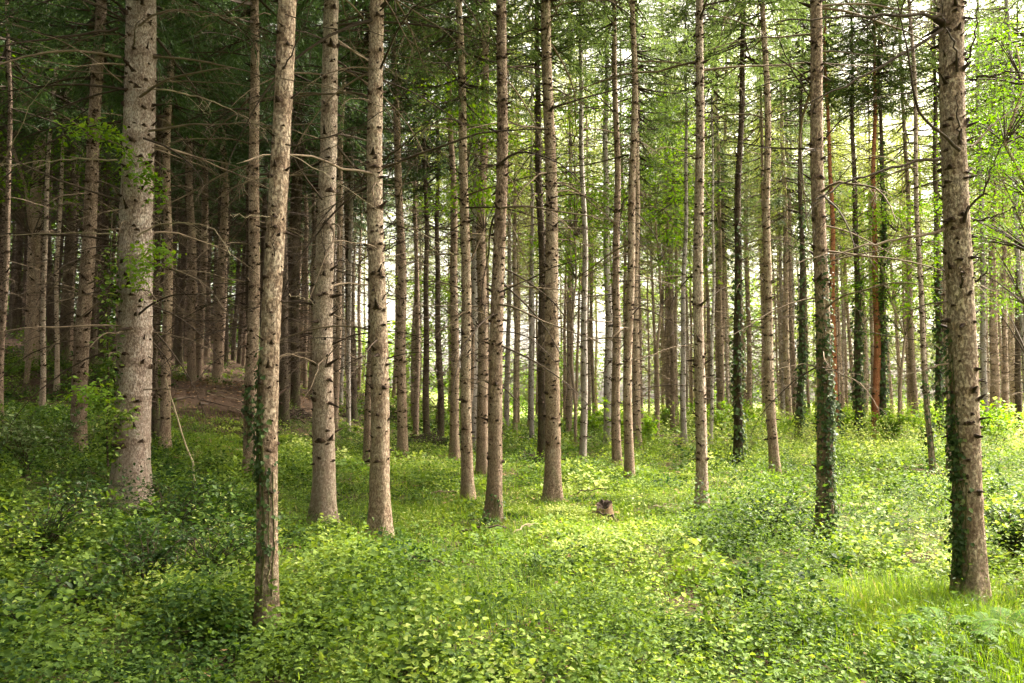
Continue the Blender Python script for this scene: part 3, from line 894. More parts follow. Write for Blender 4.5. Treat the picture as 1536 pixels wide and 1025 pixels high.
# ------------------------------------------------------------------ broadleaf trees
def broadleaf(label, px, depth, zlo, zhi, wid, nclump, per, leaf, trunk_r=.06, gspread=.35, group=None, seed=1, tint=.55, cat='beech tree', name='beech_tree', zb=None):
    rs = np.random.default_rng(seed)
    rr = random.Random(seed)
    x = (px - CX) / F * depth
    base = np.array((x, depth, float(height(x, depth)) - .05))
    root = thing(name, label, cat, base, (0, 0, 0), group)
    g = Geo()
    H = zhi - .2
    tp = np.array([(rr.gauss(0, .06) * k, rr.gauss(0, .06) * k, H * k / 8) for k in range(9)])
    tp[0] = (0, 0, -.2)
    tube(g, tp, np.linspace(trunk_r * 1.2, trunk_r * .2, 9), 10)
    link('trunk', g.mesh('trunk', [BARK['brown']], tint=True), root)
    cg = Geo()
    P, D, Nn = [], [], []
    for c in range(nclump):
        u = rs.uniform(0, 1)
        z = zlo + (zhi - zlo) * u
        a = rs.uniform(0, 6.28)
        r = wid * math.sqrt(rs.uniform(.05, 1)) * (1 - .55 * abs(u - .4))
        ctr = np.array((math.cos(a) * r, math.sin(a) * r, z))
        k = min(8, max(1, int((z - .25 * r) / H * 8)))
        st = tp[k]
        m = np.linspace(0, 1, 5)[:, None]
        bp = st * (1 - m) + ctr * m + np.array((0, 0, 1.0)) * (m * (1 - m)) * .3 * r
        tube(cg, bp, np.linspace(trunk_r * .3, .006, 5), 4, 1)
        # flat sprays of leaves
        n = int(per * rs.uniform(.6, 1.4))
        off = rs.normal(0, 1, (n, 3)) * gspread * np.array((1.2, 1.2, .38))
        P.append(ctr + off)
        D.append(unit(off * np.array((1, 1, .2)) + rs.normal(0, .25, (n, 3)) + np.array((0, 0, -.15))))
        Nn.append(unit(np.array((0, 0, 1.0)) + rs.normal(0, .35, (n, 3))))
    P = np.concatenate(P); D = np.concatenate(D); Nn = np.concatenate(Nn)
    n = len(P)
    L = leaf * rs.uniform(.7, 1.3, n)
    leaves(cg, P, D, Nn, L, L * .62, np.clip(rs.normal(tint, .2, n), 0, 1), 0, simple=True)
    link('crown', cg.mesh('crown', [BEECH, DEADDARK], tint=True), root)
    return root


broadleaf('young beech whose lime leaves hang before the dark spruce crowns', 705, 16.5, 5.8, 8.8, .9, 22, 120, .09, .035, .32, seed=21, tint=.6)
broadleaf('beech with bright leaves past the big scaly spruce', 1545, 20, 3.6, 11, 2.0, 70, 170, .065, .09, .42, seed=22, tint=.06)
broadleaf('slim beech glowing behind the bright tan spruce', 862, 27, 5.5, 12, 1.6, 40, 120, .12, .05, .45, seed=23, tint=.5)
broadleaf('beech with lime sprays above the bright clearing end', 985, 33, 6.5, 15, 2.0, 46, 110, .14, .06, .5, seed=24, tint=.45)
broadleaf('low beech spray beside the faded reddish pine', 1345, 30, 4, 11, 1.6, 40, 100, .13, .05, .45, seed=25, tint=.5)
broadleaf('dark-leaved beech half hidden by the thickest pale spruce', 40, 24, 5.5, 12, 3.0, 60, 120, .12, .07, .5, seed=26, tint=.2)
broadleaf('beech filling the lime gap behind the brush heap', 655, 46, .4, 9, 2.2, 70, 110, .17, .06, .5, seed=27, tint=.75)
k = 0
for px, d, zl, zh, w in ((470, 84, .5, 12, 4), (545, 92, .5, 9, 4.5), (610, 86, .5, 12, 4), (690, 96, .5, 8, 4), (755, 90, .5, 12, 4.5), (800, 100, .5, 9, 4), (850, 88, .5, 13, 3.5), (960, 92, .5, 14, 4.5), (1040, 96, .5, 15, 5), (1120, 88, .5, 14, 4), (1200, 95, .5, 16, 5), (1290, 88, .5, 13, 4), (1370, 96, .5, 16, 5), (1450, 88, .5, 14, 5), (1530, 90, .5, 15, 5), (380, 80, 1, 14, 5)):
    k += 1
    lm = [l for l in LAND if l[0] <= px][-1]
    kk = counts[('b', lm)] = counts.get(('b', lm), 0) + 1
    zh = .5 + zh * (.62 if px < 930 else 1.05)
    broadleaf(f'{ORD[kk - 1]} sunny broadleaf tree beyond the wood, rightward of the {lm[1]}', px, d, zl, zh, w, 46 if px < 930 else 90, 90, .34, .12, .8, 'sunny trees beyond the wood', 50 + k, .7, 'broadleaf tree', 'broadleaf_tree')


for i, (x, y, zc) in enumerate(((-6.2, 3.2, 3.0), (-5.6, .3, 3.5), (-9.0, 1.2, 3.0), (7.4, 3.8, 13), (7.8, 6.4, 13), (8.3, 8.9, 13), (8.6, 11.4, 13))):  # unseen spruces added to shade the left foreground
    root = thing('spruce_tree', f'{ORD[i if i < 3 else i - 3]} added spruce out of view ' + ('by the shaded shrubs' if i < 3 else 'past the big scaly spruce') + ', counting away from the camera' * (i > 2), 'spruce tree', (x, y, float(height(x, y)) - .05), (0, 0, 0), 'added spruces shading the left foreground')
    link('trunk', FARTRUNK[0][1], root)
    c = link('crown', CROWNS[i % 6], root, (0, 0, zc)); c.scale = (.95, .95, 1.3)
k = 0
for q in range(24):
    a = rad(43 + q * 7)                          # unseen spruces added behind the glade to cut the frontal sky light
    rr_ = 12.5 + 5 * (q % 2) + R.uniform(-1, 1)
    x, y = rr_ * 1.15 * math.cos(a), 2 - rr_ * .9 * math.sin(a)
    root = thing('spruce_tree', f'{ORD[q // 2]} added spruce of the {"outer" if q % 2 else "inner"} shading arc behind the camera', 'spruce tree', (x, y, float(height(x, y)) - .05), (0, 0, R.uniform(0, 6)), 'added shading spruces behind the glade')
    link('trunk', FARTRUNK[0][1], root)
    c = link('crown', CROWNS[q % 6], root, (0, 0, 2.5)); c.scale = (1.3, 1.3, 1.4); c.rotation_euler = (0, 0, R.uniform(0, 6))
for q in range(12):  # more unseen spruces, added to darken the wood at left
    y = 7 + q * 2.1
    x = -.74 * y - 3.2 - 3.0 * (q % 2)
    root = thing('spruce_tree', f'{ORD[q]} added spruce out of view beside the hillside trunks, counting away from the camera', 'spruce tree', (x, y, float(height(x, y)) - .05), (0, 0, R.uniform(0, 6)), 'added spruces shading the hillside wood')
    link('trunk', FARTRUNK[2][1], root)
    c = link('crown', CROWNS[q % 6], root, (0, 0, 2.5)); c.scale = (1.0, 1.0, 1.4); c.rotation_euler = (0, 0, R.uniform(0, 6))
k = 0
for q in range(34):
    px = 470 + q * 33 + R.uniform(-10, 10); d = 76 + 9 * (q % 3) + R.uniform(-2, 2)
    x = (px - CX) / F * d
    root = thing('spruce_tree', (f'{ORD[q]} high-crowned pale green spruce closing the far wood, counting rightward from the grey knotty spruce' if q < 15 else f'{ORD[q - 15]} low-branched pale green spruce closing the far wood, counting rightward from the close pair'), 'spruce tree', (x, d, float(height(x, d)) - .05), (0, 0, R.uniform(0, 6)), 'low-branched spruces closing the wood')
    link('trunk', R.choice(FARTRUNK)[1], root)
    c = link('crown', R.choice(AIRY), root, (0, 0, R.uniform(3, 6) if q > 14 else R.uniform(8.5, 11))); c.scale = (1.25, 1.25, 1.25); c.rotation_euler = (0, 0, R.uniform(0, 6))
k = 0
for px, d in ((-60, 78), (20, 90), (90, 80), (160, 95), (225, 82), (290, 92), (345, 80), (410, 94)):
    k += 1
    broadleaf(f'{ORD[k - 1]} dim broadleaf tree deep behind the hillside trunks, counting from the frame edge', px, d, -.5, 15, 6, 80, 100, .42, .14, 1.2, 'dim trees deep in the wood', 80 + k, .1, 'broadleaf tree', 'broadleaf_tree')


# ------------------------------------------------------------------ undergrowth
def scatter(d0, d1, n, spread=.74, power=1):
    d = np.sqrt(NP.uniform(d0 * d0, d1 * d1, n))
    x = d * NP.uniform(-spread, spread, n)
    return x, d


def pxpy(x, y):
    z = height(x, y)
    dy, dz = y, z - CAM[2]
    fwd = dy * math.cos(PITCH) + dz * math.sin(PITCH)
    up = -dy * math.sin(PITCH) + dz * math.cos(PITCH)
    return CX + F * x / fwd, CY - F * up / fwd


def blob(px, py, cx, cy, sx, sy):
    return np.exp(-((px - cx) / sx) ** 2 - ((py - cy) / sy) ** 2)


STUMP = hit(906, 776, .02)


def cover_params(x, y):
    """height factor, tint offset and density of the plants by place"""
    px, py = pxpy(x, y)
    mound = .55 * vnoise(x + 3, y, .95) + .30 * vnoise(x, y + 7, .42) + .30 * vnoise(x + 9, y + 4, 2.6)
    mound = smooth((mound - .36) / .40)
    hgt = .11 + .55 * mound
    dens = .62 + .38 * smooth(mound * 1.8)
    tint = .46 + .40 * (vnoise(x + 50, y, 1.7) - .5) + .34 * (vnoise(x, y + 20, .5) - .5)
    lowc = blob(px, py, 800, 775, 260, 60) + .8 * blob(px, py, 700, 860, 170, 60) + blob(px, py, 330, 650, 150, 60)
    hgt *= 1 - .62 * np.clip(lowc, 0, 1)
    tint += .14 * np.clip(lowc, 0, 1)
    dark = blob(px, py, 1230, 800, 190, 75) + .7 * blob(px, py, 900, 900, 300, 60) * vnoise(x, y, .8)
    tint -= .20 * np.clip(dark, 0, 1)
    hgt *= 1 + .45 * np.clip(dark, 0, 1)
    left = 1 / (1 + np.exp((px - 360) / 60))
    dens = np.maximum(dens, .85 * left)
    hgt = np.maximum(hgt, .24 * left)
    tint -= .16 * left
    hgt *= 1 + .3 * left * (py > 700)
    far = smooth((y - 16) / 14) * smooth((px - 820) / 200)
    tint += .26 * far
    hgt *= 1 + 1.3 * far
    bank = smooth((py - 560) / 12) * smooth((640 - py) / 14) * smooth((px - 225) / 40) * smooth((500 - px) / 50) * (y > 18)
    dim = smooth((y - 26) / 6) * smooth((420 - px) / 60)
    bank = np.maximum(bank, dim * .9)
    dens *= 1 - .93 * bank
    sx, sy = STUMP[0], STUMP[1]
    near = np.exp(-((x - sx) / .6) ** 2 - ((y - sy + .9) / 1.4) ** 2)
    hgt *= 1 - .85 * near
    dens *= 1 - .5 * near
    for q in ROOTS.values():
        if q['d'] < 24:
            b = q['base']
            hgt *= 1 - .85 * np.exp(-((x - b[0] * (1 - .35 / b[1])) / .4) ** 2 - ((y - b[1] + .45) / .85) ** 2)
    fr = np.clip(blob(px, py, 1420, 960, 60, 40) + blob(px, py, 1500, 960, 50, 40), 0, 1)
    hgt *= 1 - .7 * fr
    gr = blob(px, py, 1390, 935, 110, 45)
    gr = np.maximum(gr, blob(px, py, 1530, 1010, 110, 60))
    dens *= 1 - .93 * np.clip(gr * 1.3, 0, 1)
    return hgt, tint, dens


def build_cover():
    g = Geo()
    for d0, d1, ppm, nl, lf, simple in ((2.6, 7, 30, 170, .037, False), (7, 14, 18, 140, .045, True), (14, 28, 10, 95, .062, True), (28, 76, 4.4, 20, .14, True)):
        area = .74 * (d1 * d1 - d0 * d0)
        x, y = scatter(d0, d1, int(area * ppm))
        hg, tint, dens = cover_params(x, y)
        keep = NP.random(len(x)) < dens
        x, y, hg, tint = x[keep], y[keep], hg[keep], tint[keep]
        big = NP.random(len(x)) ** 2
        hp = hg * (.22 + 1.15 * big)
        rp = (.12 + .22 * big) * (1 + .5 * (y > 14) + 1.2 * (y > 28))
        cnt = np.maximum(4, (nl * (.5 + big)).astype(int))
        idx = np.repeat(np.arange(len(x)), cnt)
        n = len(idx)
        # leaves fill a loose dome, most of them near its outer shell
        dz = rdir(n, -.1, 1)
        rr_ = NP.uniform(.35, 1.05, n) ** .6
        off = dz * rr_[:, None] * np.stack((rp[idx], rp[idx], hp[idx]), -1)
        z0 = height(x, y)[idx]
        P = np.stack((x[idx] + off[:, 0], y[idx] + off[:, 1], z0 + np.maximum(off[:, 2], .01)), -1)
        D = unit(dz * np.array((1, 1, .15)) + NP.normal(0, .35, (n, 3)) * np.array((1, 1, .6)))
        Nn = unit(np.array((0, 0, 1.0)) + dz * .45 + NP.normal(0, .55, (n, 3)))
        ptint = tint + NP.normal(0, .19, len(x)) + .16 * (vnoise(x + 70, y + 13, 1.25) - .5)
        lsz = lf * (.75 + .5 * NP.random(len(x)) + .55 * (NP.random(len(x)) < .10))
        L = lsz[idx] * NP.uniform(.6, 1.2, n)
        sp = smooth((vnoise(x + 70, y + 13, 1.25) * .7 + NP.random(len(x)) * .45 - .35) / .4)
        asp = (.34 + .42 * sp + NP.uniform(-.05, .05, len(x)))[idx]
        L = L * (.78 + .36 * sp)[idx] * np.clip(y[idx] / 5.2, .62, 1)
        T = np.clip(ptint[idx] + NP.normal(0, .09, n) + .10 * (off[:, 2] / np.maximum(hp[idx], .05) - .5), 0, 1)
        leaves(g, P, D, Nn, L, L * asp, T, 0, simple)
    link('undergrowth', g.mesh('undergrowth', [COVER], tint=True), kind='stuff')


build_cover()


def build_grass():
    g = Geo()

    def blades(x, y, h, w, lean):
        n = len(x)
        z = height(x, y)
        a = NP.uniform(0, 6.28, n)
        dr = np.stack((np.cos(a), np.sin(a), np.zeros(n)), -1)
        sd = np.stack((-np.sin(a), np.cos(a), np.zeros(n)), -1)
        B = np.stack((x, y, z - .01), -1)
        up = np.array((0, 0, 1.0))
        l = lean * NP.uniform(.3, 1.3, n)
        m = B + up * (h * .6)[:, None] + dr * (h * l * .3)[:, None]
        t = B + up * (h * (1 - .25 * l))[:, None] + dr * (h * l)[:, None]
        v = np.stack((B - sd * w, B + sd * w, m + sd * w * .7, m - sd * w * .7, t), 1).reshape(-1, 3)
        b = np.arange(n)[:, None] * 5
        T = np.clip(.45 + .3 * (vnoise(x, y, .7) - .5) + NP.normal(0, .16, n) + (NP.random(n) < .06) * .4, 0, 1)
        g.add(v, b + [[0, 1, 2, 3]], b + [[3, 2, 4]], t=T)

    # lush tuft area beside the scaly spruce
    x, y = scatter(4.2, 7.5, 110000, .74)
    px, py = pxpy(x, y)
    p = np.clip(blob(px, py, 1390, 940, 120, 50) * 1.3 + .8 * blob(px, py, 1540, 1000, 70, 40) + .25 * blob(px, py, 700, 860, 200, 80), 0, 1) * (.35 + .9 * vnoise(x, y, .35))
    k = NP.random(len(x)) < p
    blades(x[k], y[k], NP.uniform(.12, .32, k.sum()), .0026, .8)
    # thin scattered grass over the middle ground
    x, y = scatter(2.8, 20, 160000, .74)
    px, py = pxpy(x, y)
    p = np.clip(.04 + .6 * blob(px, py, 790, 790, 300, 80) + .6 * blob(px, py, 700, 870, 180, 70) + .5 * blob(px, py, 340, 660, 160, 50), 0, 1) * (.2 + 1.0 * vnoise(x, y, .6))
    k = NP.random(len(x)) < p
    blades(x[k], y[k], NP.uniform(.08, .26, k.sum()), .003, .8)
    # the mossy lawn below the bank
    x, y = scatter(12, 24, 60000, .74)
    px, py = pxpy(x, y)
    p = np.clip(blob(px, py, 330, 655, 200, 60) + .7 * blob(px, py, 620, 715, 200, 40), 0, 1)
    k = NP.random(len(x)) < p
    blades(x[k], y[k], NP.uniform(.05, .16, k.sum()), .006, .9)
    link('grass', g.mesh('grass', [GRASS], tint=True), kind='stuff')


build_grass()


def build_litter():
    g = Geo()
    x, y = scatter(2.6, 34, 30000, .74)
    hg, tint, dens = cover_params(x, y)
    k = NP.random(len(x)) < (1.05 - .65 * dens)
    x, y = x[k], y[k]
    n = len(x)
    P = np.stack((x, y, height(x, y) + NP.uniform(.01, .05, n)), -1)
    L = NP.uniform(.04, .09, n) * (1 + (y > 14) * .8)
    leaves(g, P, rdir(n, -.2, .2), unit(np.array((0, 0, 1.0)) + NP.normal(0, .3, (n, 3))), L, L * .5, NP.random(n), 0, True)
    link('leaf_litter', g.mesh('leaf_litter', [LITTER], tint=True), kind='stuff')


build_litter()


# ------------------------------------------------------------------ shrubs, ferns, stump, sticks
def shrub(label, px, py, hgt, wid, nst, per, leaf, mat, seed, lift=.1, name='shrub', cat='shrub', flowers=0, group='dim shrubs of the shaded corner', tint=.45, depth=None):
    rs = np.random.default_rng(seed)
    rr = random.Random(seed)
    p = hit(px, py, lift) if depth is None else at_depth(px, py, depth)
    base = (p[0], p[1], float(height(p[0], p[1])) - .03)
    root = thing(name, label, cat, base, (0, 0, rr.uniform(0, 6)), group)
    sg = Geo(); lg = Geo()
    P, D, Nn = [], [], []
    tips = []
    for s in range(nst):
        a = rr.uniform(0, 6.28)
        out = wid * math.sqrt(rr.uniform(.02, 1))
        h = hgt * rr.uniform(.55, 1.05)
        q = np.array([(math.cos(a) * out * t ** 1.4 + rr.gauss(0, .015), math.sin(a) * out * t ** 1.4 + rr.gauss(0, .015), h * t * (1.15 - .15 * t)) for t in np.linspace(0, 1, 7)])
        tube(sg, q, np.linspace(.008, .002, 7), 4)
        tips.append(q[-1])
        for k in range(rr.randint(3, 6)):
            i = rr.randint(2, 6)
            d = unit(np.array((rr.gauss(0, 1), rr.gauss(0, 1), rr.uniform(.1, .9))))
            L = rr.uniform(.12, .35) * hgt
            e = np.array([q[i] + d * L * t for t in (0, .5, 1)])
            tube(sg, e, (.004, .003, .0015), 3)
            n = per
            t = rs.uniform(.1, 1.05, n)
            P.append(q[i] + d * (L * t)[:, None] + rs.normal(0, .012, (n, 3)))
            D.append(unit(d * .5 + rs.normal(0, .7, (n, 3)) * np.array((1, 1, .5))))
            Nn.append(unit(np.array((0, 0, 1.0)) + rs.normal(0, .4, (n, 3))))
    P = np.concatenate(P); n = len(P)
    L = leaf * rs.uniform(.6, 1.35, n)
    leaves(lg, P, np.concatenate(D), np.concatenate(Nn), L, L * .55, np.clip(rs.normal(tint, .2, n), 0, 1), 0, False)
    link('stem', sg.mesh('stem', [DEADDARK]), root)
    link('foliage', lg.mesh('foliage', [mat], tint=True), root)
    for k in range(flowers):
        c = tips[k % len(tips)]
        fg = Geo()
        n = 26
        off = rs.normal(0, .028, (n, 3)) * np.array((1, 1, .25))
        leaves(fg, c + off + np.array((0, 0, .03)), rdir(n, -.1, .3), np.tile((0, 0, 1.0), (n, 1)), .022, .018, rs.random(n), 0, True)
        link('flower_head', fg.mesh('flower_head', [PETAL], tint=True), root)
    return root


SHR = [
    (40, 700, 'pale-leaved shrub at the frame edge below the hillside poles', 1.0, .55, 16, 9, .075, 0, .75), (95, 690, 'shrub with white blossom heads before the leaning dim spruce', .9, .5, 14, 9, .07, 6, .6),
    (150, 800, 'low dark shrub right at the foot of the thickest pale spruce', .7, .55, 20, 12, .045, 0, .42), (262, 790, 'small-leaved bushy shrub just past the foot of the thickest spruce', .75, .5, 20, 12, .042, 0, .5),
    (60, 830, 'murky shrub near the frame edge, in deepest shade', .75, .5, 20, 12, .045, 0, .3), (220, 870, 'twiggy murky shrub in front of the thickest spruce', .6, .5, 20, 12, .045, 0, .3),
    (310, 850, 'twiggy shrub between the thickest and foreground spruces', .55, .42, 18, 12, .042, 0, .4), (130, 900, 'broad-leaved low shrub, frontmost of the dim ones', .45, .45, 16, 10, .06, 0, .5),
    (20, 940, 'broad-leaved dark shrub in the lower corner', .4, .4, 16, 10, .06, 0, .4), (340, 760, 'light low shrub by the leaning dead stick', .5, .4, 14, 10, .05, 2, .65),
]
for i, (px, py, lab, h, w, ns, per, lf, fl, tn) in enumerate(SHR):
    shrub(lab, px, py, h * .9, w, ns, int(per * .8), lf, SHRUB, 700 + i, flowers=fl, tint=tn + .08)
shrub('young yellowish bush rising beside the brown and tan pair', 935, 668, 1.5, .6, 14, 10, .12, BEECH, 740, tint=.85, group=None, lift=.2)
shrub('bright green bush under the dull trunks past the scaly spruce', 1506, 650, 1.3, .8, 18, 10, .13, BEECH, 741, tint=.5, group=None, lift=.3)
shrub('bright bush in the lime gap behind the whitish slim trunk', 893, 655, 1.6, .8, 18, 10, .13, BEECH, 742, tint=.7, group=None, lift=.2)
shrub('tall pale-leaved herb standing out of the clearing undergrowth', 1082, 960, .38, .09, 7, 10, .05, COVER, 743, tint=.85, group=None, name='herb', cat='herb plant')
shrub('bushy dark sapling at the foot of the mossy spruce', 728, 786, .2, .22, 9, 7, .04, SHRUB, 744, tint=.6, group=None)
shrub('bushy sapling low before the ivy-clad dark spruce', 1150, 800, .5, .5, 20, 12, .06, SHRUB, 745, tint=.7, group=None)
shrub('leafy bush swelling beside the foot of the scaly spruce', 1520, 830, .8, .55, 22, 12, .065, SHRUB, 746, tint=.7, group=None)


for q in range(14):
    px = 968 + q * 41 + R.uniform(-12, 12)
    d = R.uniform(27, 42)
    near_px = [l for l in LAND if l[0] <= px][-1]
    counts[('s', near_px)] = counts.get(('s', near_px), 0) + 1
    shrub(f'{ORD[counts[("s", near_px)] - 1]} bright bush below the far trunks, rightward of the {near_px[1]}', px, 650, R.uniform(.9, 1.5), R.uniform(.7, 1.3), 18, 11, .12, BEECH, 760 + q, tint=R.uniform(.45, .75), depth=d, group='bright bushes at the feet of the far trunks', name='bush', cat='bush')


def fern(label, px, py, n, L, seed, face=None, tint=.5):
    rr = random.Random(seed)
    p = hit(px, py, .12)
    base = (p[0], p[1], float(height(p[0], p[1])))
    root = thing('fern', label, 'fern', base, (0, 0, 0), 'ferns on the wood floor')
    for k in range(n):
        a = k * 6.283 / n + rr.uniform(-.3, .3)
        Lf = L * rr.uniform(.75, 1.1)
        m = 22
        t = np.linspace(0, 1, m)
        r = Lf * (.9 * t)
        z = Lf * (1.35 * t - 1.15 * t * t)
        side = rr.gauss(0, .12)
        C = np.stack((r, side * r * t, z), -1)
        g = Geo()
        tube(g, C, np.linspace(.004, .001, m), 3, 1)
        tan = unit(np.gradient(C, axis=0))
        P, D, Nn, W = [], [], [], []
        for i in range(3, m):
            w = Lf * .20 * math.sin(math.pi * min(1, (t[i] * .93 + .09))) ** .8 * (1.05 - .55 * t[i])
            for s in (-1, 1):
                sd = unit(np.cross(tan[i], (0, 0, 1.0))) * s
                ax = unit(sd + tan[i] * .35 + np.array((0, 0, -.12)))
                up = unit(np.cross(sd, tan[i]) * s)
                if up[2] < 0:
                    up = -up
                nb = 4
                for j in range(nb):
                    q = C[i] + ax * w * (j + .3) / nb
                    for s2 in (-1, 1):
                        P.append(q); D.append(unit(ax * .6 + tan[i] * s2)); Nn.append(up); W.append(w * .36 * (1.1 - j / nb))
                P.append(C[i]); D.append(ax); Nn.append(up); W.append(w)
        W = np.array(W)
        leaves(g, np.array(P), np.array(D), np.array(Nn), W, np.minimum(W * .55, .017), np.clip(np.random.default_rng(seed + k).normal(tint, .15, len(P)), 0, 1), 0, True, .1)
        f = link('frond', g.mesh('frond', [FERN, STEM], tint=True), root)
        f.rotation_euler = (0, 0, a)


fern('light green fern in front of the foot of the scaly spruce', 1422, 948, 9, .52, 1, tint=.3)
fern('light green fern in the lower corner past the scaly spruce', 1500, 945, 8, .50, 2, tint=.3)
fern('fern on the dim hillside at the frame edge', 14, 560, 7, .9, 3, tint=.5)
fern('fern half under the twiggy murky shrub', 270, 880, 6, .45, 4, tint=.35)
fern('low fern in the lowest grassy corner under the scaly spruce', 1390, 1000, 7, .4, 5, tint=.5)


def stump():
    p = STUMP
    base = (p[0], p[1], float(height(p[0], p[1])))
    root = thing('tree_stump', 'small broken tan stump in the mossy clearing', 'tree stump', base)
    rr = random.Random(3)
    sides = 22
    r0 = .12
    g = Geo()
    ang = np.arange(sides) * 2 * math.pi / sides
    vs = []
    top = .21 + .05 * np.cos(ang - 1.0) + np.array([rr.gauss(0, .015) for _ in range(sides)])
    for (k, f) in ((0, 1.45), (.25, 1.15), (.6, 1.0), (1.0, .95)):
        r = r0 * f * (1 + .06 * np.cos(3 * ang + 1) + .05 * np.cos(5 * ang))
        vs.append(np.stack((r * np.cos(ang), r * np.sin(ang), top * k - (.05 if k == 0 else 0)), -1))
    i = np.arange(3)[:, None] * sides
    j = np.arange(sides)[None]; k = (j + 1) % sides
    g.add(np.concatenate(vs), np.stack((i + j, i + k, i + sides + k, i + sides + j), -1).reshape(-1, 4))
    link('bark', g.mesh('bark', [CUT]), root)
    g = Geo()
    inner = vs[-1] * np.array((.97, .97, 1)) - np.array((0, 0, .004))
    mid = vs[-1] * np.array((.5, .5, .9))
    g.add(np.concatenate((inner, mid, [[0, 0, .15]])), np.stack((j[0], k[0], k[0] + sides, j[0] + sides), -1), np.stack((j[0] + sides, k[0] + sides, np.full(sides, 2 * sides)), -1))
    link('cut_top', g.mesh('cut_top', [DEADDARK], False), root)


stump()


def stick(name, label, a, b, r, mat, bow=.05, twigs=5, group=None, cat='dead branch'):
    a = np.array(a, float); b = np.array(b, float)
    rr = random.Random(hash_i(label))
    n = 10
    P = np.array([a * (1 - t) + b * t + np.array((0, 0, bow * 4 * t * (1 - t))) for t in np.linspace(0, 1, n)])
    P[1:-1] += np.array([[rr.gauss(0, .015) for _ in range(3)] for _ in range(n - 2)])
    g = Geo()
    tube(g, P - a, np.linspace(r, r * .4, n), 7)
    add_twigs(g, P - a, r * .7, rr, twigs, .1, .4)
    o = thing(name, label, cat, a, (0, 0, 0), group, g.mesh(name, [mat]))
    return o


p0 = hit(306, 748, .1); p0[2] = float(height(p0[0], p0[1])) - .02
stick('fallen_branch', 'pale dead stick leaning upright beside the foot of the thickest spruce', p0, at_depth(248, 568, p0[1] - .15), .016, DEADPALE, .03, 7)
for lab, A, B, r in (('dark fallen pole lying across the bare brown bank', (300, 606), (470, 634), .06), ('thin fallen stick on the bare brown bank', (310, 590), (400, 612), .03),
                     ('thin fallen stick lying level before the grey knotty spruce', (438, 612), (560, 655), .022), ('short fallen stick in moss between grey and knot-studded spruces', (430, 715), (458, 722), .014),
                     ('fallen grey pole atop the bare bank by the leaning stick', (262, 600), (352, 588), .04)):
    a = hit(*A, .05); b = hit(*B, .05)
    if abs(a[1] - b[1]) > 9:
        b = at_depth(B[0], B[1], a[1]); b[2] = float(height(b[0], b[1])) + .1
    stick('fallen_branch', lab, a, b, r, DEADDARK if r > .03 else DEAD, .02, 6, 'fallen branches')


KIND = ('thin dark', 'pale snapped', 'forked grey', 'short brown')
for q, (px, py, dx, dy) in enumerate(((300, 600, 60, 10), (345, 612, 50, -8), (270, 616, 40, 6), (395, 622, -50, -14), (330, 632, 30, 8), (520, 700, 60, 14), (640, 742, 46, -10), (690, 800, 70, 16), (860, 742, 50, -6),
                                       (980, 760, 46, 12), (1010, 842, 60, -10), (600, 845, 66, 12), (925, 782, -34, 5), (770, 800, 40, 14))):
    a = hit(px, py, .06)
    b = at_depth(px + dx, py + dy, a[1] + R.uniform(-.3, .3))
    b[2] = float(height(b[0], b[1])) + .12
    where = ('on the bare bank' if q < 5 else 'in the clearing')
    stick('fallen_branch', f'{KIND[q % 4]} fallen branch {where}, {ORD[q if q < 5 else q - 5]} counting rightward' if q < 5 else f'{KIND[q % 4]} branch lying {where} by the {[l for l in LAND if l[0] <= px][-1][1]}' + (', lower' if py > 790 else ''), a, b, R.uniform(.012, .024), (DEADDARK, DEADPALE, DEAD, DEADDARK)[q % 4], .04, 5, 'fallen branches')


def brush_pile(label, px, py, wid, hgt, n, seed):
    rr = random.Random(seed)
    p = hit(px, py, .05)
    g = Geo()
    for _ in range(n):
        c = np.array((rr.gauss(0, wid * .4), rr.gauss(0, wid * .3), 0))
        c[2] = max(.02, hgt * math.exp(-(c[0] ** 2 + c[1] ** 2) / (wid * wid * .35)) * rr.uniform(.1, 1))
        d = unit(np.array((rr.gauss(0, 1), rr.gauss(0, .6), rr.gauss(0, .25))))
        L = rr.uniform(.4, 1.3) * wid * .6
        m = np.linspace(-.5, .5, 5)[:, None]
        P = c + d * L * m + np.array([[rr.gauss(0, .03) for _ in range(3)] for _ in range(5)])
        r = rr.uniform(.006, .022)
        tube(g, P, np.linspace(r, r * .4, 5), 4)
        if rr.random() < .5:
            add_twigs(g, P, r * .6, rr, 3, .1, .4, 0, False)
    thing('brush_heap', label, 'brush heap', (p[0], p[1], float(height(p[0], p[1]))), (0, 0, 0), 'heaps of cut twigs', g.mesh('brush_heap', [DEADDARK]))


brush_pile('wide brown heap of twigs beside the rusty brown trunk', 640, 668, 1.6, .5, 170, 1)
brush_pile('small brown heap of twigs left of the bright tan spruce', 800, 692, .8, .25, 80, 2)
brush_pile('dark heap of twigs below the bare bank behind the grey spruce', 440, 628, 1.1, .4, 90, 3)


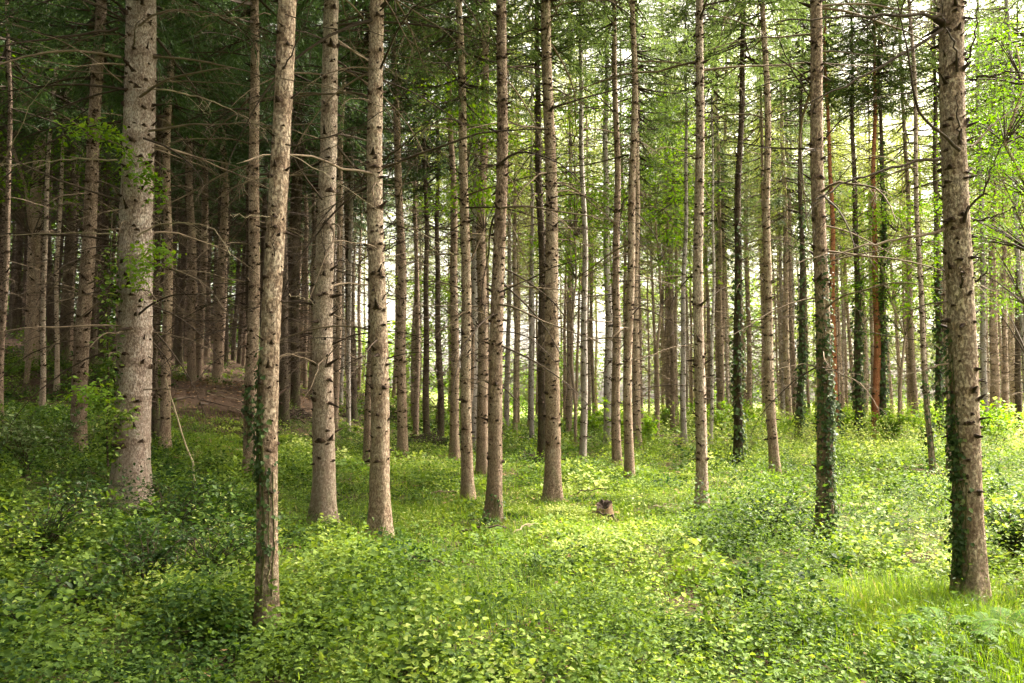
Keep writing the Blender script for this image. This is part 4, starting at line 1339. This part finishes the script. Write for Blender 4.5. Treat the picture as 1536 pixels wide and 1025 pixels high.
# climber and leafy shoots by the thick spruce
def climber():
    q = ROOTS['big']
    rs = np.random.default_rng(5)
    x0 = at_depth(160, 700, q['d'] - .35)
    base = np.array((x0[0], x0[1], float(height(x0[0], x0[1]))))
    root = thing('climbing_vine', 'leafy climber hanging in a column against the thickest spruce', 'climbing plant', base)
    sg = Geo()
    line = np.array([at_depth(x, y, q['d'] - .30) for x, y in ((162, 700), (160, 640), (163, 570), (161, 500), (164, 430), (166, 370), (168, 320))]) - base
    tube(sg, line, np.linspace(.014, .005, 7), 5)
    link('stem', sg.mesh('stem', [DEADDARK]), root)

    def spray(pts, n, sp, leaf, tint, mat, name='leaf_spray'):
        g = Geo()
        pts = np.array([at_depth(x, y, q['d'] - dd) for x, y, dd in pts]) - base
        tube(g, pts, np.linspace(.006, .002, len(pts)), 4, 1)
        n = int(n * 1.5)
        leaf *= 1.15
        t = rs.uniform(0, len(pts) - 1.001, n); i = t.astype(int)
        P = pts[i] + (pts[i + 1] - pts[i]) * (t - i)[:, None] + rs.normal(0, sp, (n, 3))
        L = leaf * rs.uniform(.6, 1.3, n)
        leaves(g, P, rdir(n, -.7, .2), unit(np.array((0, -.35, 1.0)) + rs.normal(0, .45, (n, 3))), L, L * .62, np.clip(rs.normal(tint, .2, n), 0, 1))
        link(name, g.mesh(name, [mat, STEM], tint=True), root)

    spray(((162, 690, .3), (160, 600, .3), (163, 500, .3), (165, 380, .3)), 520, .07, .055, .45, COVER)
    spray(((205, 250, .35), (170, 205, .45), (140, 190, .5), (98, 205, .5)), 190, .075, .060, .75, BEECH)
    spray(((200, 270, .35), (225, 255, .4), (240, 310, .4)), 130, .07, .058, .45, BEECH)
    spray(((200, 400, .35), (225, 375, .45), (262, 385, .5)), 150, .075, .058, .85, BEECH)
    spray(((205, 440, .35), (220, 400, .45), (200, 420, .5)), 90, .08, .055, .8, BEECH)
    spray(((165, 600, .4), (140, 585, .6), (105, 592, .7)), 120, .09, .060, .75, BEECH)
    spray(((165, 640, .4), (185, 615, .45), (195, 640, .45)), 90, .07, .055, .7, COVER)


climber()

# ------------------------------------------------------------------ sky, sun, camera
SUN_EL, SUN_AZ = 50, 62        # azimuth clockwise from +Y: hazy light from the right, a little ahead of the camera
w = bpy.data.worlds.new('World')
SC.world = w
w.use_nodes = True
nt = w.node_tree
sky = nt.nodes.new('ShaderNodeTexSky')
sky.sky_type = 'NISHITA'
sky.sun_disc = False
sky.sun_elevation = rad(SUN_EL)
sky.sun_rotation = rad(SUN_AZ)
sky.air_density = 1.0
sky.dust_density = 5.0
sky.ozone_density = .6
hs = nt.nodes.new('ShaderNodeHueSaturation')
hs.inputs['Saturation'].default_value = .25
mx = nt.nodes.new('ShaderNodeMix')
mx.data_type = 'RGBA'; mx.blend_type = 'MULTIPLY'; mx.inputs[0].default_value = 1
mx.inputs[7].default_value = (1.0, .915, .755, 1)
bg = nt.nodes['Background']
nt.links.new(sky.outputs[0], hs.inputs['Color'])
nt.links.new(hs.outputs[0], mx.inputs[6])
nt.links.new(mx.outputs[2], bg.inputs['Color'])
bg.inputs['Strength'].default_value = .125

sl = bpy.data.lights.new('sun', 'SUN')
sl.energy = 3.0
sl.angle = rad(10)
sl.color = (1, .93, .80)
so = bpy.data.objects.new('sun', sl)
COL.objects.link(so)
sd = Vector((math.sin(rad(SUN_AZ)) * math.cos(rad(SUN_EL)), math.cos(rad(SUN_AZ)) * math.cos(rad(SUN_EL)), math.sin(rad(SUN_EL))))
so.rotation_euler = sd.to_track_quat('Z', 'Y').to_euler()

cd = bpy.data.cameras.new('camera')
co = bpy.data.objects.new('camera', cd)
COL.objects.link(co)
co.location = CAM
co.rotation_euler = (rad(90) + PITCH, 0, 0)
cd.sensor_width = 36
cd.lens = 36 * F / 1536
cd.clip_start = .05
cd.clip_end = 5000
SC.camera = co

vs = SC.view_settings
vs.view_transform = 'Standard'
vs.look = 'None'
vs.gamma = 1
vs.exposure = 3.08
cy = SC.cycles
cy.max_bounces = 6
cy.diffuse_bounces = 4
cy.glossy_bounces = 2
cy.transmission_bounces = 4
cy.transparent_max_bounces = 4
cy.caustics_reflective = False
cy.caustics_refractive = False
cy.sample_clamp_indirect = 6
cy.use_adaptive_sampling = True
cy.adaptive_threshold = .02
cy.use_denoising = True
